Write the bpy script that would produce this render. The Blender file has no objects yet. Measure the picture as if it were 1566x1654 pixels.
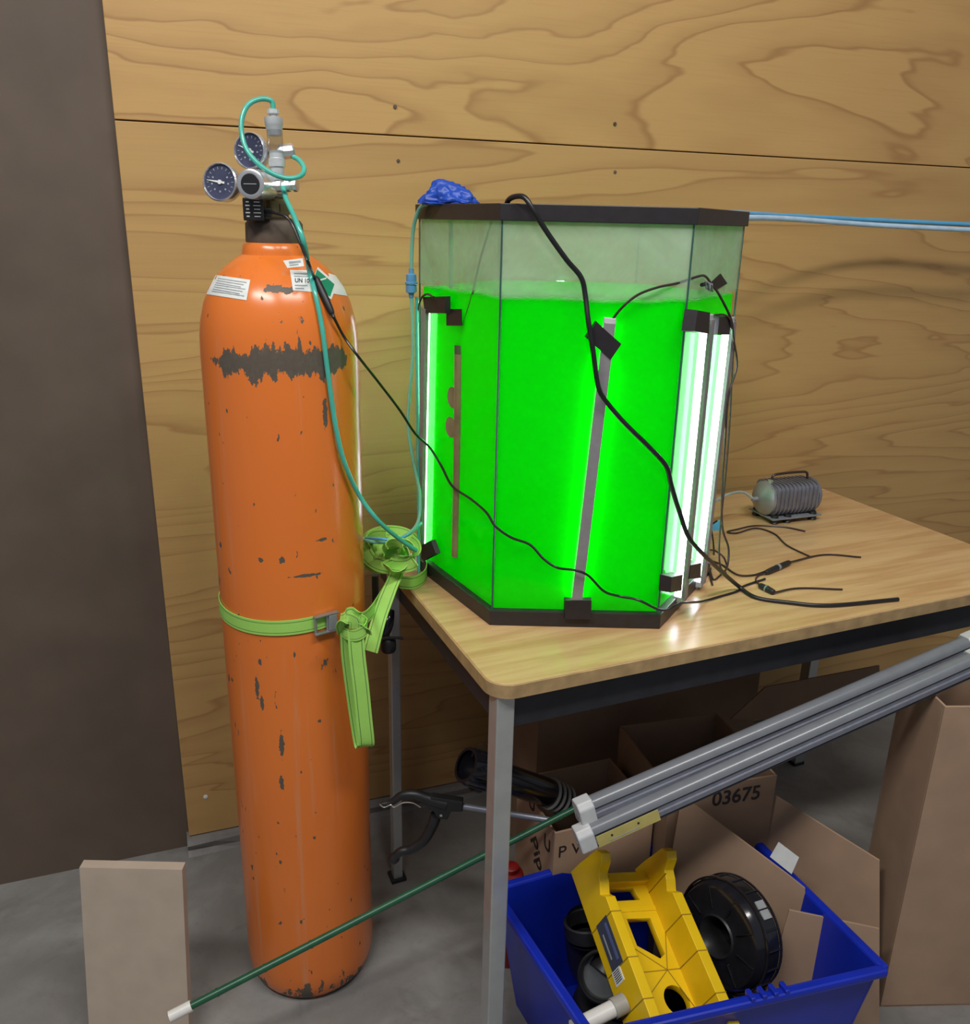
import bpy, bmesh, math, random
from mathutils import Vector, Matrix, noise
random.seed(4)
S = bpy.context.scene
COL = S.collection

# ------------------------------------------------------------------ camera
F, CX, CY, EYE = 1400.0, 783.0, 827.0, 1.35
pit, rol = math.radians(18.45), math.radians(1.3)
FW = Vector((0, math.cos(pit), -math.sin(pit)))
r0 = Vector((1, 0, 0)); u0 = r0.cross(FW)
RT = r0 * math.cos(rol) + u0 * math.sin(rol)
UP = RT.cross(FW)
CAM = Vector((0, 0, EYE))
cam_d = bpy.data.cameras.new('camera'); cam = bpy.data.objects.new('camera', cam_d); COL.objects.link(cam)
cam_d.sensor_fit = 'HORIZONTAL'; cam_d.sensor_width = 36; cam_d.lens = F / 1566 * 36; cam_d.clip_start = .02
m = Matrix.Identity(4)
for i in range(3):
    m[i][0], m[i][1], m[i][2], m[i][3] = RT[i], UP[i], -FW[i], CAM[i]
cam.matrix_world = m
S.camera = cam
S.cycles.diffuse_bounces = 6; S.cycles.max_bounces = 14; S.cycles.transparent_max_bounces = 20

# ------------------------------------------------------------------ world, lights, exposure
S.view_settings.view_transform = 'Standard'; S.view_settings.look = 'None'
S.view_settings.exposure = 0.0; S.view_settings.gamma = 1; S.view_settings.use_curve_mapping = False
w = bpy.data.worlds.new('room'); S.world = w; w.use_nodes = True
w.node_tree.nodes['Background'].inputs[0].default_value = (.80, .88, 1, 1)
w.node_tree.nodes['Background'].inputs[1].default_value = .20

def area(name, loc, target, sx, sy, power, col):
    d = bpy.data.lights.new(name, 'AREA'); d.shape = 'RECTANGLE'; d.size = sx; d.size_y = sy
    d.energy = power; d.color = col
    o = bpy.data.objects.new(name, d); COL.objects.link(o); o.location = loc
    o.rotation_euler = (Vector(target) - Vector(loc)).to_track_quat('-Z', 'Y').to_euler()
    return o
area('ceiling_lamp', (-.75, -.25, 3.0), (-.3, 1.0, .3), 1.2, .22, 40, (1, .97, .92))
area('ceiling_lamp', (.75, .15, 3.0), (.2, 1.2, .5), 1.2, .22, 32, (1, .97, .92))

# ------------------------------------------------------------------ pixel helpers: where the sight line meets a real plane
def ray(x, y): return FW + RT * ((x - CX) / F) - UP * ((y - CY) / F)
def onz(x, y, z): d = ray(x, y); return CAM + d * ((z - EYE) / d.z)
def at(x, y, Y): d = ray(x, y); return CAM + d * (Y / d.y)
def onpl(x, y, P, n): d = ray(x, y); return CAM + d * ((P - CAM).dot(n) / d.dot(n))

# ------------------------------------------------------------------ materials
def new_mat(name):
    m = bpy.data.materials.new(name); m.use_nodes = True
    return m, m.node_tree.nodes, m.node_tree.links, m.node_tree.nodes['Principled BSDF']
def M(name, col, rough=.5, metal=0, var=.12, scale=30, bump=0, **kw):
    m, N, L, b = new_mat(name)
    b.inputs['Roughness'].default_value = rough; b.inputs['Metallic'].default_value = metal
    tc = N.new('ShaderNodeTexCoord'); n = N.new('ShaderNodeTexNoise')
    n.inputs['Scale'].default_value = scale; n.inputs['Detail'].default_value = 4
    L.new(tc.outputs['Object'], n.inputs['Vector'])
    r = N.new('ShaderNodeValToRGB'); e = r.color_ramp.elements
    e[0].position = .3; e[1].position = .7
    e[0].color = tuple(c * (1 - var) for c in col) + (1,)
    e[1].color = tuple(min(1, c * (1 + var)) for c in col) + (1,)
    L.new(n.outputs['Fac'], r.inputs['Fac']); L.new(r.outputs['Color'], b.inputs['Base Color'])
    if bump:
        bp = N.new('ShaderNodeBump'); bp.inputs['Strength'].default_value = bump; bp.inputs['Distance'].default_value = .002
        L.new(n.outputs['Fac'], bp.inputs['Height']); L.new(bp.outputs['Normal'], b.inputs['Normal'])
    for k, v in kw.items(): b.inputs[k.replace('_', ' ')].default_value = v
    return m
def math_n(N, L, op, a, b=None, c=None):
    n = N.new('ShaderNodeMath'); n.operation = op
    for i, v in enumerate((a, b, c)):
        if v is None: continue
        if isinstance(v, (int, float)): n.inputs[i].default_value = v
        else: L.new(v, n.inputs[i])
    return n.outputs[0]
def mixc(N, L, fac, a, b):
    n = N.new('ShaderNodeMix'); n.data_type = 'RGBA'
    for i, v in ((0, fac), (6, a), (7, b)):
        if isinstance(v, (int, float)): n.inputs[i].default_value = v
        elif isinstance(v, tuple): n.inputs[i].default_value = v + (1,) if len(v) == 3 else v
        else: L.new(v, n.inputs[i])
    return n.outputs[2]
def noise_n(N, L, vec, scale, detail=4, rough=.5, dist=0):
    n = N.new('ShaderNodeTexNoise'); n.inputs['Scale'].default_value = scale; n.inputs['Detail'].default_value = detail
    n.inputs['Roughness'].default_value = rough; n.inputs['Distortion'].default_value = dist
    L.new(vec, n.inputs['Vector']); return n.outputs['Fac']
def mapping(N, L, scale, loc=(0, 0, 0), rot=(0, 0, 0), coord='Object'):
    tc = N.new('ShaderNodeTexCoord'); mp = N.new('ShaderNodeMapping')
    mp.inputs['Scale'].default_value = scale; mp.inputs['Location'].default_value = loc; mp.inputs['Rotation'].default_value = rot
    L.new(tc.outputs[coord], mp.inputs['Vector']); return mp.outputs[0]
def sstep(N, L, v, a, b):
    n = N.new('ShaderNodeMapRange'); n.interpolation_type = 'SMOOTHSTEP'
    L.new(v, n.inputs[0]); n.inputs[1].default_value = a; n.inputs[2].default_value = b
    return n.outputs[0]

def plywood(name, light, dark, off, rings=11, zs=3.0, xs=.9, nscale=1.0, grad=0.0):
    m, N, L, b = new_mat(name); b.inputs['Roughness'].default_value = .55
    v = mapping(N, L, (xs, 1, zs), off)
    n1 = noise_n(N, L, v, nscale, 4.5, .42, .35)
    ph = math_n(N, L, 'FRACT', math_n(N, L, 'MULTIPLY', n1, rings))
    ring = math_n(N, L, 'MULTIPLY', math_n(N, L, 'MULTIPLY_ADD', sstep(N, L, ph, .80, .93), .65, math_n(N, L, 'MULTIPLY', sstep(N, L, ph, .25, .9), .35)), math_n(N, L, 'SUBTRACT', 1, sstep(N, L, ph, .90, .99)))
    big = noise_n(N, L, v, 1.6, 3)
    ringm = math_n(N, L, 'MULTIPLY', ring, math_n(N, L, 'MULTIPLY_ADD', big, 1.1, .25))
    fine = noise_n(N, L, mapping(N, L, (6, 6, 260)), 1, 3)
    c = mixc(N, L, ringm, light, dark)
    c = mixc(N, L, math_n(N, L, 'MULTIPLY', sstep(N, L, fine, .45, .8), .16), c, dark)
    c2 = mixc(N, L, math_n(N, L, 'MULTIPLY', sstep(N, L, big, .4, .75), .3), c, tuple(x * .9 for x in light))
    L.new(c2, b.inputs['Base Color'])
    bp = N.new('ShaderNodeBump'); bp.inputs['Strength'].default_value = .1; bp.inputs['Distance'].default_value = .001
    L.new(fine, bp.inputs['Height']); L.new(bp.outputs['Normal'], b.inputs['Normal'])
    return m
PLY_TOP = plywood('plywood_upper', (.53, .315, .115), (.31, .15, .05), (3.1, .4, 1.3), 15, 2.6, .8)
PLY_LOW = plywood('plywood_lower', (.50, .30, .11), (.33, .165, .058), (1.7, .3, 5.2), 17, 4.2, .5)

def tablewood():
    m, N, L, b = new_mat('table_laminate'); b.inputs['Roughness'].default_value = .26
    v = mapping(N, L, (1.2, 13, 1))
    n = noise_n(N, L, v, 3.2, 5, .55, .4)
    f = noise_n(N, L, mapping(N, L, (5, 150, 1)), 1, 3)
    c = mixc(N, L, sstep(N, L, n, .35, .68), (.64, .425, .215), (.50, .29, .13))
    c = mixc(N, L, math_n(N, L, 'MULTIPLY', f, .35), c, (.42, .25, .11))
    L.new(c, b.inputs['Base Color']); return m
TABLE = tablewood()

def concrete(name, base, lightc):
    m, N, L, b = new_mat(name); b.inputs['Roughness'].default_value = .6
    v = mapping(N, L, (1, 1, 1))
    a = noise_n(N, L, v, 3.0, 6, .6, .5); f = noise_n(N, L, v, 60, 4, .7); g = noise_n(N, L, v, 11, 5, .65, .8)
    c = mixc(N, L, sstep(N, L, a, .4, .65), base, lightc)
    c = mixc(N, L, math_n(N, L, 'MULTIPLY', sstep(N, L, g, .5, .8), .5), c, tuple(x * .6 for x in base))
    c = mixc(N, L, math_n(N, L, 'MULTIPLY', sstep(N, L, f, .55, .8), .3), c, tuple(x * .5 for x in base))
    L.new(c, b.inputs['Base Color'])
    bp = N.new('ShaderNodeBump'); bp.inputs['Strength'].default_value = .25; bp.inputs['Distance'].default_value = .002
    L.new(f, bp.inputs['Height']); L.new(bp.outputs['Normal'], b.inputs['Normal'])
    return m
CONC = concrete('concrete_floor', (.19, .18, .17), (.27, .265, .255))
CURB = concrete('concrete_curb', (.33, .33, .32), (.46, .46, .45))

# cylinder paint, chips filled in further down
def emission(name, col, st):
    m, N, L, b = new_mat(name); b.inputs['Base Color'].default_value = (.8, .8, .8, 1)
    b.inputs['Emission Color'].default_value = col + (1,); b.inputs['Emission Strength'].default_value = st
    return m
LED = emission('led_diffuser', (.86, .84, 1.0), 13.0)
ALU = M('brushed_aluminium', (.24, .25, .30), .38, .5, .08, 80)
ALUD = M('anodised_aluminium', (.30, .29, .30), .45, .3, .08, 80)
CHROME = M('chrome', (.80, .80, .82), .24, .8, .05, 40)
STEEL = M('leg_steel', (.50, .52, .51), .27, .55, .06, 30)
BLACK = M('black_plastic', (.014, .014, .016), .42, 0, .2, 60)
BLACKG = M('glossy_black_plastic', (.012, .012, .016), .16, 0, .2, 40)
RIM = M('tank_rim_black', (.022, .019, .021), .4, 0, .15, 60)
TAPE = M('black_tape', (.016, .013, .016), .48, 0, .2, 50, .1)
CORD = M('black_cord', (.012, .012, .014), .34, 0, .2, 60)
CORDB = M('brown_black_wire', (.035, .022, .02), .35, 0, .2, 60)
APRON = M('apron_black', (.020, .021, .027), .5, 0, .2, 30)
WHITE = M('white_plastic', (.50, .51, .52), .4, 0, .06, 50)
PVC = M('white_pvc', (.72, .70, .66), .35, 0, .05, 30)
TEAL = M('teal_tube', (.08, .50, .40), .22, 0, .08, 40, Transmission_Weight=.15)
TEALB = M('pale_teal_tube', (.20, .50, .40), .25, 0, .08, 40, Transmission_Weight=.15)
LBLUE = M('light_blue_plastic', (.10, .38, .66), .35, 0, .06, 40)
CHECK = M('blue_valve_plastic', (.10, .30, .55), .35, 0, .06, 40)
GLOVE = M('blue_nitrile', (.012, .065, .42), .42, 0, .15, 60, .15)
BIN = M('blue_bin_plastic', (.005, .022, .38), .34, 0, .12, 12)
YEL = M('yellow_plastic', (.80, .52, .006), .38, 0, .05, 20)
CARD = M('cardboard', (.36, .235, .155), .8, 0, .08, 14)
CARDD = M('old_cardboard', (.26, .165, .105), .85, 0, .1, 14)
INK = M('marker_ink', (.02, .015, .015), .6)
PAPER = M('white_paper', (.72, .74, .72), .6, 0, .04, 60)
PRINT = M('grey_print', (.30, .33, .35), .6)
DPRINT = M('dark_print', (.05, .06, .09), .6)
GREENL = M('hazard_green', (.005, .26, .13), .5)
POLE = M('green_pole', (.012, .085, .04), .35, 0, .15, 60)
SLOT = M('slot_shadow_yellow', (.33, .2, .006), .6)
RED = M('red_plastic', (.22, .006, .006), .45)
RUST = M('rusty_steel', (.115, .085, .062), .55, .25, .4, 26, .3)
BRASS = M('dull_brass', (.34, .25, .12), .4, .7, .2, 40)
DIAL = M('gauge_dial', (.055, .06, .11), .25, 0, .15, 60)
GREY = M('grey_plastic', (.22, .23, .25), .5)
PUMPM = M('cast_aluminium', (.24, .24, .28), .42, .55, .15, 60, .2)
WIRE = M('steel_wire', (.62, .60, .52), .3, .8)
GREYWALL = M('grey_brown_post', (.11, .08, .06), .7, 0, .12, 8)
BEIGE = M('beige_board', (.42, .34, .27), .6, 0, .06, 20)
STITCH = M('strap_stitching', (.10, .22, .05), .8)
YLABEL = M('yellow_label', (.45, .38, .12), .6)
CLEAR_L = M('fixture_lens', (.17, .18, .20), .25, 0, .06, 40)

def webbing():
    m, N, L, b = new_mat('green_webbing'); b.inputs['Roughness'].default_value = .6
    v = mapping(N, L, (1, 1, 1)); n = noise_n(N, L, v, 26, 3); f = noise_n(N, L, v, 700, 2)
    c = mixc(N, L, n, (.33, .66, .10), (.44, .78, .17)); c = mixc(N, L, math_n(N, L, 'MULTIPLY', f, .35), c, (.16, .42, .06))
    L.new(c, b.inputs['Base Color'])
    bp = N.new('ShaderNodeBump'); bp.inputs['Strength'].default_value = .3; bp.inputs['Distance'].default_value = .0006
    L.new(f, bp.inputs['Height']); L.new(bp.outputs['Normal'], b.inputs['Normal'])
    return m
WEB = webbing()

def glass_mat():
    m, N, L, b = new_mat('tank_glass'); N.remove(b); out = N['Material Output']
    tr = N.new('ShaderNodeBsdfTransparent'); tr.inputs[0].default_value = (.97, .99, .97, 1)
    gl = N.new('ShaderNodeBsdfGlossy'); gl.inputs['Roughness'].default_value = .09; gl.inputs['Color'].default_value = (.9, 1, .95, 1)
    fr = N.new('ShaderNodeLayerWeight'); fr.inputs['Blend'].default_value = .5
    mx = N.new('ShaderNodeMixShader'); L.new(math_n(N, L, 'MULTIPLY_ADD', math_n(N, L, 'POWER', fr.outputs['Facing'], 5), .16, .008), mx.inputs[0]); L.new(tr.outputs[0], mx.inputs[1]); L.new(gl.outputs[0], mx.inputs[2])
    # dried mist and algae film above the water line (object z is world height)
    df = N.new('ShaderNodeBsdfDiffuse'); tl = N.new('ShaderNodeBsdfTranslucent')
    v = mapping(N, L, (1, 1, 1)); n = noise_n(N, L, v, 9, 4, .55, .6)
    col = mixc(N, L, n, (.48, .56, .44), (.74, .88, .76))
    L.new(col, df.inputs[0]); L.new(col, tl.inputs[0])
    fm = N.new('ShaderNodeMixShader'); fm.inputs[0].default_value = .45; L.new(df.outputs[0], fm.inputs[1]); L.new(tl.outputs[0], fm.inputs[2])
    sx = N.new('ShaderNodeSeparateXYZ'); L.new(v, sx.inputs[0])
    wav = noise_n(N, L, v, 14, 2)
    hz = math_n(N, L, 'MULTIPLY_ADD', wav, .012, math_n(N, L, 'SUBTRACT', sx.outputs[2], .006))
    fac = math_n(N, L, 'MULTIPLY', sstep(N, L, hz, 1.246, 1.256), math_n(N, L, 'MULTIPLY_ADD', n, .6, .16))
    m2 = N.new('ShaderNodeMixShader'); L.new(fac, m2.inputs[0]); L.new(mx.outputs[0], m2.inputs[1]); L.new(fm.outputs[0], m2.inputs[2])
    L.new(m2.outputs[0], out.inputs[0]); return m
GLASS = glass_mat()
def water_mat():
    m, N, L, b = new_mat('algae_water'); N.remove(b); out = N['Material Output']
    v = mapping(N, L, (1, 1, 1)); n = noise_n(N, L, v, 3, 2)
    col = mixc(N, L, n, (.0, .93, .0), (.001, .97, .002))
    df = N.new('ShaderNodeBsdfDiffuse'); tl = N.new('ShaderNodeBsdfTranslucent'); L.new(col, df.inputs[0]); L.new(col, tl.inputs[0])
    mx = N.new('ShaderNodeMixShader'); mx.inputs[0].default_value = .5; L.new(df.outputs[0], mx.inputs[1]); L.new(tl.outputs[0], mx.inputs[2])
    L.new(mx.outputs[0], out.inputs[0]); return m
WATER = water_mat()
def clear_mat():
    m, N, L, b = new_mat('clear_acrylic'); N.remove(b); out = N['Material Output']
    tr = N.new('ShaderNodeBsdfTransparent'); tr.inputs[0].default_value = (.86, .88, .88, 1)
    gl = N.new('ShaderNodeBsdfGlossy'); gl.inputs['Roughness'].default_value = .08
    fr = N.new('ShaderNodeLayerWeight'); fr.inputs['Blend'].default_value = .5
    mx = N.new('ShaderNodeMixShader'); L.new(math_n(N, L, 'MULTIPLY_ADD', math_n(N, L, 'POWER', fr.outputs['Facing'], 3), .7, .12), mx.inputs[0]); L.new(tr.outputs[0], mx.inputs[1]); L.new(gl.outputs[0], mx.inputs[2])
    L.new(mx.outputs[0], out.inputs[0]); return m
CLEAR = clear_mat()
CLEARW = M('frosted_silver', (.60, .62, .64), .25, .35, .1, 60)

# ------------------------------------------------------------------ mesh helpers
def link(name, me, mats, parent=None, smooth=True, ang=40):
    if not isinstance(mats, (list, tuple)): mats = [mats]
    for k in mats: me.materials.append(k)
    if smooth:
        me.polygons.foreach_set('use_smooth', [True] * len(me.polygons))
        me.set_sharp_from_angle(angle=math.radians(ang))
    o = bpy.data.objects.new(name, me); COL.objects.link(o)
    if parent: o.parent = parent
    return o
def mk(name, verts, faces, mat, parent=None, smooth=True, idx=None, ang=40):
    me = bpy.data.meshes.new(name); me.from_pydata([tuple(v) for v in verts], [], faces)
    bm = bmesh.new(); bm.from_mesh(me); bmesh.ops.recalc_face_normals(bm, faces=bm.faces); bm.to_mesh(me); bm.free()
    if idx: me.polygons.foreach_set('material_index', idx)
    return link(name, me, mat, parent, smooth, ang)
class MB:
    """collects pieces of one part into one mesh"""
    def __init__(s): s.v = []; s.f = []
    def add(s, v, f):
        k = len(s.v); s.v += [Vector(p) for p in v]; s.f += [[i + k for i in q] for q in f]; return s
    def box(s, c, d, mat=None):
        v = [Vector((c[0] + a * d[0] / 2, c[1] + b * d[1] / 2, c[2] + e * d[2] / 2)) for a in (-1, 1) for b in (-1, 1) for e in (-1, 1)]
        if mat: v = [mat @ p for p in v]
        return s.add(v, [[0, 1, 3, 2], [4, 6, 7, 5], [0, 4, 5, 1], [2, 3, 7, 6], [0, 2, 6, 4], [1, 5, 7, 3]])
    def tube(s, pts, r, seg=10, caps=True, smooth=True, n=6, closed=False):
        P = spline(pts, n, closed) if smooth and len(pts) > 2 else [Vector(p) for p in pts]
        fr = frames(P); k = len(P)
        vs = []; fs = []
        for i, (p, (a, b, t)) in enumerate(zip(P, fr)):
            rr = r(i / (k - 1)) if callable(r) else r
            vs += [p + (a * math.cos(q * 2 * math.pi / seg) + b * math.sin(q * 2 * math.pi / seg)) * rr for q in range(seg)]
        for i in range(k - 1):
            for q in range(seg):
                fs.append([i * seg + q, i * seg + (q + 1) % seg, (i + 1) * seg + (q + 1) % seg, (i + 1) * seg + q])
        if caps and not closed: fs += [list(range(seg))[::-1], list(range((k - 1) * seg, k * seg))]
        return s.add(vs, fs)
    def lathe(s, prof, seg=32, mat=None, capends=True):
        vs = []; fs = []
        for r_, z in prof:
            vs += [Vector((r_ * math.cos(q * 2 * math.pi / seg), r_ * math.sin(q * 2 * math.pi / seg), z)) for q in range(seg)]
        for i in range(len(prof) - 1):
            for q in range(seg): fs.append([i * seg + q, i * seg + (q + 1) % seg, (i + 1) * seg + (q + 1) % seg, (i + 1) * seg + q])
        if capends: fs += [list(range(seg))[::-1], list(range((len(prof) - 1) * seg, len(prof) * seg))]
        if mat: vs = [mat @ v for v in vs]
        return s.add(vs, fs)
    def prism(s, poly, h, mat=None):
        """poly in local xy, extruded from 0 to h in local z"""
        k = len(poly); vs = [Vector((p[0], p[1], 0)) for p in poly] + [Vector((p[0], p[1], h)) for p in poly]
        if mat: vs = [mat @ v for v in vs]
        return s.add(vs, [list(range(k))[::-1], list(range(k, 2 * k))] + [[i, (i + 1) % k, k + (i + 1) % k, k + i] for i in range(k)])
    def build(s, name, mat, parent=None, smooth=True, bevel=0, ang=40):
        o = mk(name, s.v, s.f, mat, parent, smooth, ang=ang)
        if bevel:
            b = o.modifiers.new('b', 'BEVEL'); b.width = bevel; b.segments = 2; b.limit_method = 'ANGLE'; b.angle_limit = math.radians(40)
        return o
def spline(pts, n=6, closed=False):
    P = [Vector(p) for p in pts]; out = []
    k = len(P); rng = range(k if closed else k - 1)
    for i in rng:
        p1, p2 = P[i], P[(i + 1) % k]
        p0 = P[(i - 1) % k] if closed or i > 0 else p1 * 2 - p2
        p3 = P[(i + 2) % k] if closed or i < k - 2 else p2 * 2 - p1
        for j in range(n):
            t = j / n
            out.append(.5 * (2 * p1 + (p2 - p0) * t + (2 * p0 - 5 * p1 + 4 * p2 - p3) * t * t + (3 * p1 - p0 - 3 * p2 + p3) * t ** 3))
    out.append(P[0].copy() if closed else P[-1].copy())
    return out
def frames(P):
    k = len(P); T = [(P[min(i + 1, k - 1)] - P[max(i - 1, 0)]).normalized() for i in range(k)]
    a = T[0].orthogonal().normalized(); out = []
    for t in T:
        a = (a - t * a.dot(t)); a = a.normalized() if a.length > 1e-6 else t.orthogonal().normalized()
        out.append((a, t.cross(a).normalized(), t))
    return out
def tube(name, pts, r, mat, parent=None, seg=10, **k): return MB().tube(pts, r, seg, **k).build(name, mat, parent)
def basis(o, x, y, z):
    m = Matrix.Identity(4)
    for i in range(3): m[i][0], m[i][1], m[i][2], m[i][3] = x[i], y[i], z[i], o[i]
    return m
def axis_mat(o, z, hint=(0, 0, 1)):
    z = Vector(z).normalized(); x = Vector(hint).cross(z)
    x = x.normalized() if x.length > 1e-4 else z.orthogonal().normalized()
    return basis(Vector(o), x, z.cross(x), z)
def quad_plate(name, P, th, n, mat, parent=None, bevel=0):
    """a plate with thickness from a loop of coplanar points"""
    k = len(P); vs = [Vector(p) for p in P] + [Vector(p) + Vector(n) * th for p in P]
    mb = MB().add(vs, [list(range(k))[::-1], list(range(k, 2 * k))] + [[i, (i + 1) % k, k + (i + 1) % k, k + i] for i in range(k)])
    return mb.build(name, mat, parent, False, bevel)
def plate_holes(name, loops, th, M4, mat, parent, bevel=0):
    """flat plate with holes, loops in local xy"""
    cu = bpy.data.curves.new('tmp', 'CURVE'); cu.dimensions = '2D'; cu.fill_mode = 'BOTH'; cu.extrude = th / 2
    cu.bevel_depth = bevel; cu.bevel_resolution = 1
    for lp in loops:
        sp = cu.splines.new('POLY'); sp.points.add(len(lp) - 1); sp.use_cyclic_u = True
        for i, p in enumerate(lp): sp.points[i].co = (p[0], p[1], 0, 1)
    t = bpy.data.objects.new('tmp', cu); COL.objects.link(t)
    dg = bpy.context.evaluated_depsgraph_get(); me = bpy.data.meshes.new_from_object(t.evaluated_get(dg))
    bpy.data.objects.remove(t); me.transform(M4 @ Matrix.Translation((0, 0, th / 2))); me.name = name
    me.materials.clear()
    return link(name, me, mat, parent, False)
def text_mesh(s, size, font_w=0, ext=.0002, ax='CENTER'):
    cu = bpy.data.curves.new('txt', 'FONT'); cu.body = s; cu.size = size; cu.align_x = ax; cu.align_y = 'CENTER'; cu.extrude = ext; cu.offset = font_w
    t = bpy.data.objects.new('txt', cu); COL.objects.link(t)
    dg = bpy.context.evaluated_depsgraph_get(); me = bpy.data.meshes.new_from_object(t.evaluated_get(dg)); bpy.data.objects.remove(t)
    me.materials.clear(); return me
def text(name, s, size, M4, mat, parent, font_w=0, sx=1):
    me = text_mesh(s, size, font_w); me.transform(M4 @ Matrix.Diagonal((sx, 1, 1, 1))); me.name = name
    return link(name, me, mat, parent, False)
def thing(name, label, cat, loc=(0, 0, 0), group=None):
    """an Empty at the thing's base; parts are written in world coordinates, so cancel its location"""
    o = bpy.data.objects.new(name, None); COL.objects.link(o); o.location = loc; o.empty_display_size = .05
    return tag(o, label, cat, group)
def tag(o, label=None, cat=None, group=None, kind=None):
    if label: o['label'] = label
    if cat: o['category'] = cat
    if group: o['group'] = group
    if kind: o['kind'] = kind
    return o
def settle(root):
    """children were modelled in world space: keep them there although the root sits at the thing's base"""
    bpy.context.view_layer.update()
    for c in root.children: c.matrix_parent_inverse = root.matrix_world.inverted()
    return root
def ribbon(name, pts, wv, width, mat, parent=None, th=.0014, n=8, closed=False, stitched=True):
    """webbing: swept strip with a stitched line near both edges; wv = width direction or a list of them"""
    P = spline(pts, n, closed)
    if not isinstance(wv, list): wv = [wv] * len(pts)
    wv = (wv + [wv[-1]] * len(pts))[:len(pts)]
    W = spline(wv, n, closed)
    off = [-.5, -.36, -.31, .31, .36, .5]; vs = []; fs = []; idx = []
    k = len(P)
    for i in range(k):
        t = (P[min(i + 1, k - 1)] - P[max(i - 1, 0)]).normalized()
        wd = W[i] - t * W[i].dot(t); wd.normalize(); nn = t.cross(wd).normalized()
        vs += [P[i] + wd * o_ * width + nn * th / 2 for o_ in off] + [P[i] + wd * o_ * width - nn * th / 2 for o_ in reversed(off)]
    c = 12
    for i in range(k - 1):
        for q in range(c):
            fs.append([i * c + q, i * c + (q + 1) % c, (i + 1) * c + (q + 1) % c, (i + 1) * c + q])
            idx.append(1 if stitched and q in (1, 3, 7, 9) else 0)
    if not closed:
        fs += [list(range(c)), list(range((k - 1) * c, k * c))]; idx += [0, 0]
    return mk(name, vs, fs, [mat, STITCH], parent, True, idx, 60)

# ------------------------------------------------------------------ the room
WA = math.radians(20.5)
WD = Vector((math.cos(WA), math.sin(WA), 0)); WN = Vector((WD.y, -WD.x, 0))   # WN points to the room
W0 = Vector((-.269, 1.737, 0))
def wl(u, out, z): return W0 + WD * u + WN * out + Vector((0, 0, z))
wallm = basis(W0, WD, -WN, Vector((0, 0, 1)))
wall = MB().box((.9, .06, 1.3), (4.4, .08, 2.6), wallm).build('wall_back', GREYWALL, None, False); tag(wall, kind='structure')
def sheet(u0_, u1, z0, z1, mat, t=.018):
    me = MB().box(((u0_ + u1) / 2, -t / 2 + .02, (z0 + z1) / 2), (u1 - u0_, t, z1 - z0)).build('plywood_sheet', mat, wall, False, .0012)
    me.matrix_world = wallm; return me
LU = -.398
s1 = sheet(LU, 3.1, 1.5035, 2.6, PLY_TOP); s2 = sheet(LU, 3.1, .04, 1.501, PLY_LOW, .0195)
for (px, py) in ((638, 172), (993, 200), (643, 260), (993, 278)):
    p = onpl(px, py, wl(0, 0, 0), WN)
    MB().lathe([(.0035, -.002), (.0035, .0006), (.001, .0008)], 10, axis_mat(p, WN)).build('screw', RUST, wall)
p = onpl(332, 1287, wl(0, 0, 0), WN)
MB().lathe([(.005, -.002), (.005, .0006), (.002, .0012)], 10, axis_mat(p, WN)).build('white_plug', PAPER, wall)
tag(MB().box((.6, .5, -.05), (6, 5, .1)).build('floor', CONC, None, False), kind='structure')
# concrete curb the plywood stands on, with a chipped front edge
k = 60; vs = []; fs = []
for i in range(k + 1):
    u = LU - .005 + i * 3.4 / k
    nz = noise.noise(Vector((u * 9, 3.1, 0))) * .004
    for (o_, z) in ((-.03, .0), (-.03, .038), (.012 + nz, .037), (.017 + nz * 1.5, .028), (.012 - nz, .010), (.02 + nz, .0)): vs.append(wl(u, o_, z))
for i in range(k):
    for q in range(5): fs.append([i * 6 + q, i * 6 + q + 1, i * 6 + 7 + q, i * 6 + 6 + q])
fs += [[0, 1, 2, 3, 4, 5], [k * 6 + i for i in range(6)]]
tag(mk('trim_1', vs, fs, CONC, None, False), kind='structure')

# ------------------------------------------------------------------ table
TA = math.radians(23.5)
TU = Vector((math.cos(TA), math.sin(TA), 0)); TV = Vector((-TU.y, TU.x, 0)); T0 = Vector((.018, 1.057, 0)); TH = .74
def tl(u, v, z): return T0 + TU * u + TV * v + Vector((0, 0, z))
tabm = basis(T0, TU, TV, Vector((0, 0, 1)))
LEN, DEP = 1.16, .655
table = thing('work_table', 'folding work table with wood-look top, black apron and steel legs, under the tank', 'table', T0)
def rrect(x0, y0, x1, y1, r, n=7):
    out = []
    for cx_, cy_, a0 in ((x1 - r, y0 + r, -90), (x1 - r, y1 - r, 0), (x0 + r, y1 - r, 90), (x0 + r, y0 + r, 180)):
        for i in range(n + 1):
            a = math.radians(a0 + 90 * i / n); out.append((cx_ + r * math.cos(a), cy_ + r * math.sin(a)))
    return out
top = MB().prism(rrect(.002, .002, LEN - .002, DEP - .002, .035), .023, Matrix.Translation((0, 0, TH - .0225))).build('tabletop', TABLE, table, True, .001)
EDGE = M('table_edge_band', (.40, .265, .125), .4, 0, .2, 40)
eb = MB(); o1 = rrect(0, 0, LEN, DEP, .037); i1 = rrect(.003, .003, LEN - .003, DEP - .003, .034); n_ = len(o1)
for lp, z in ((o1, -.022), (o1, -.0015), (i1, -.0005), (i1, -.022)): eb.v += [Vector((p[0], p[1], TH + z)) for p in lp]
for a in range(4):
    for i in range(n_): eb.f.append([a * n_ + i, a * n_ + (i + 1) % n_, ((a + 1) % 4) * n_ + (i + 1) % n_, ((a + 1) % 4) * n_ + i])
eb = eb.build('edge_band', EDGE, table)
zt = TH - .0225
parts = [top, eb]
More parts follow.
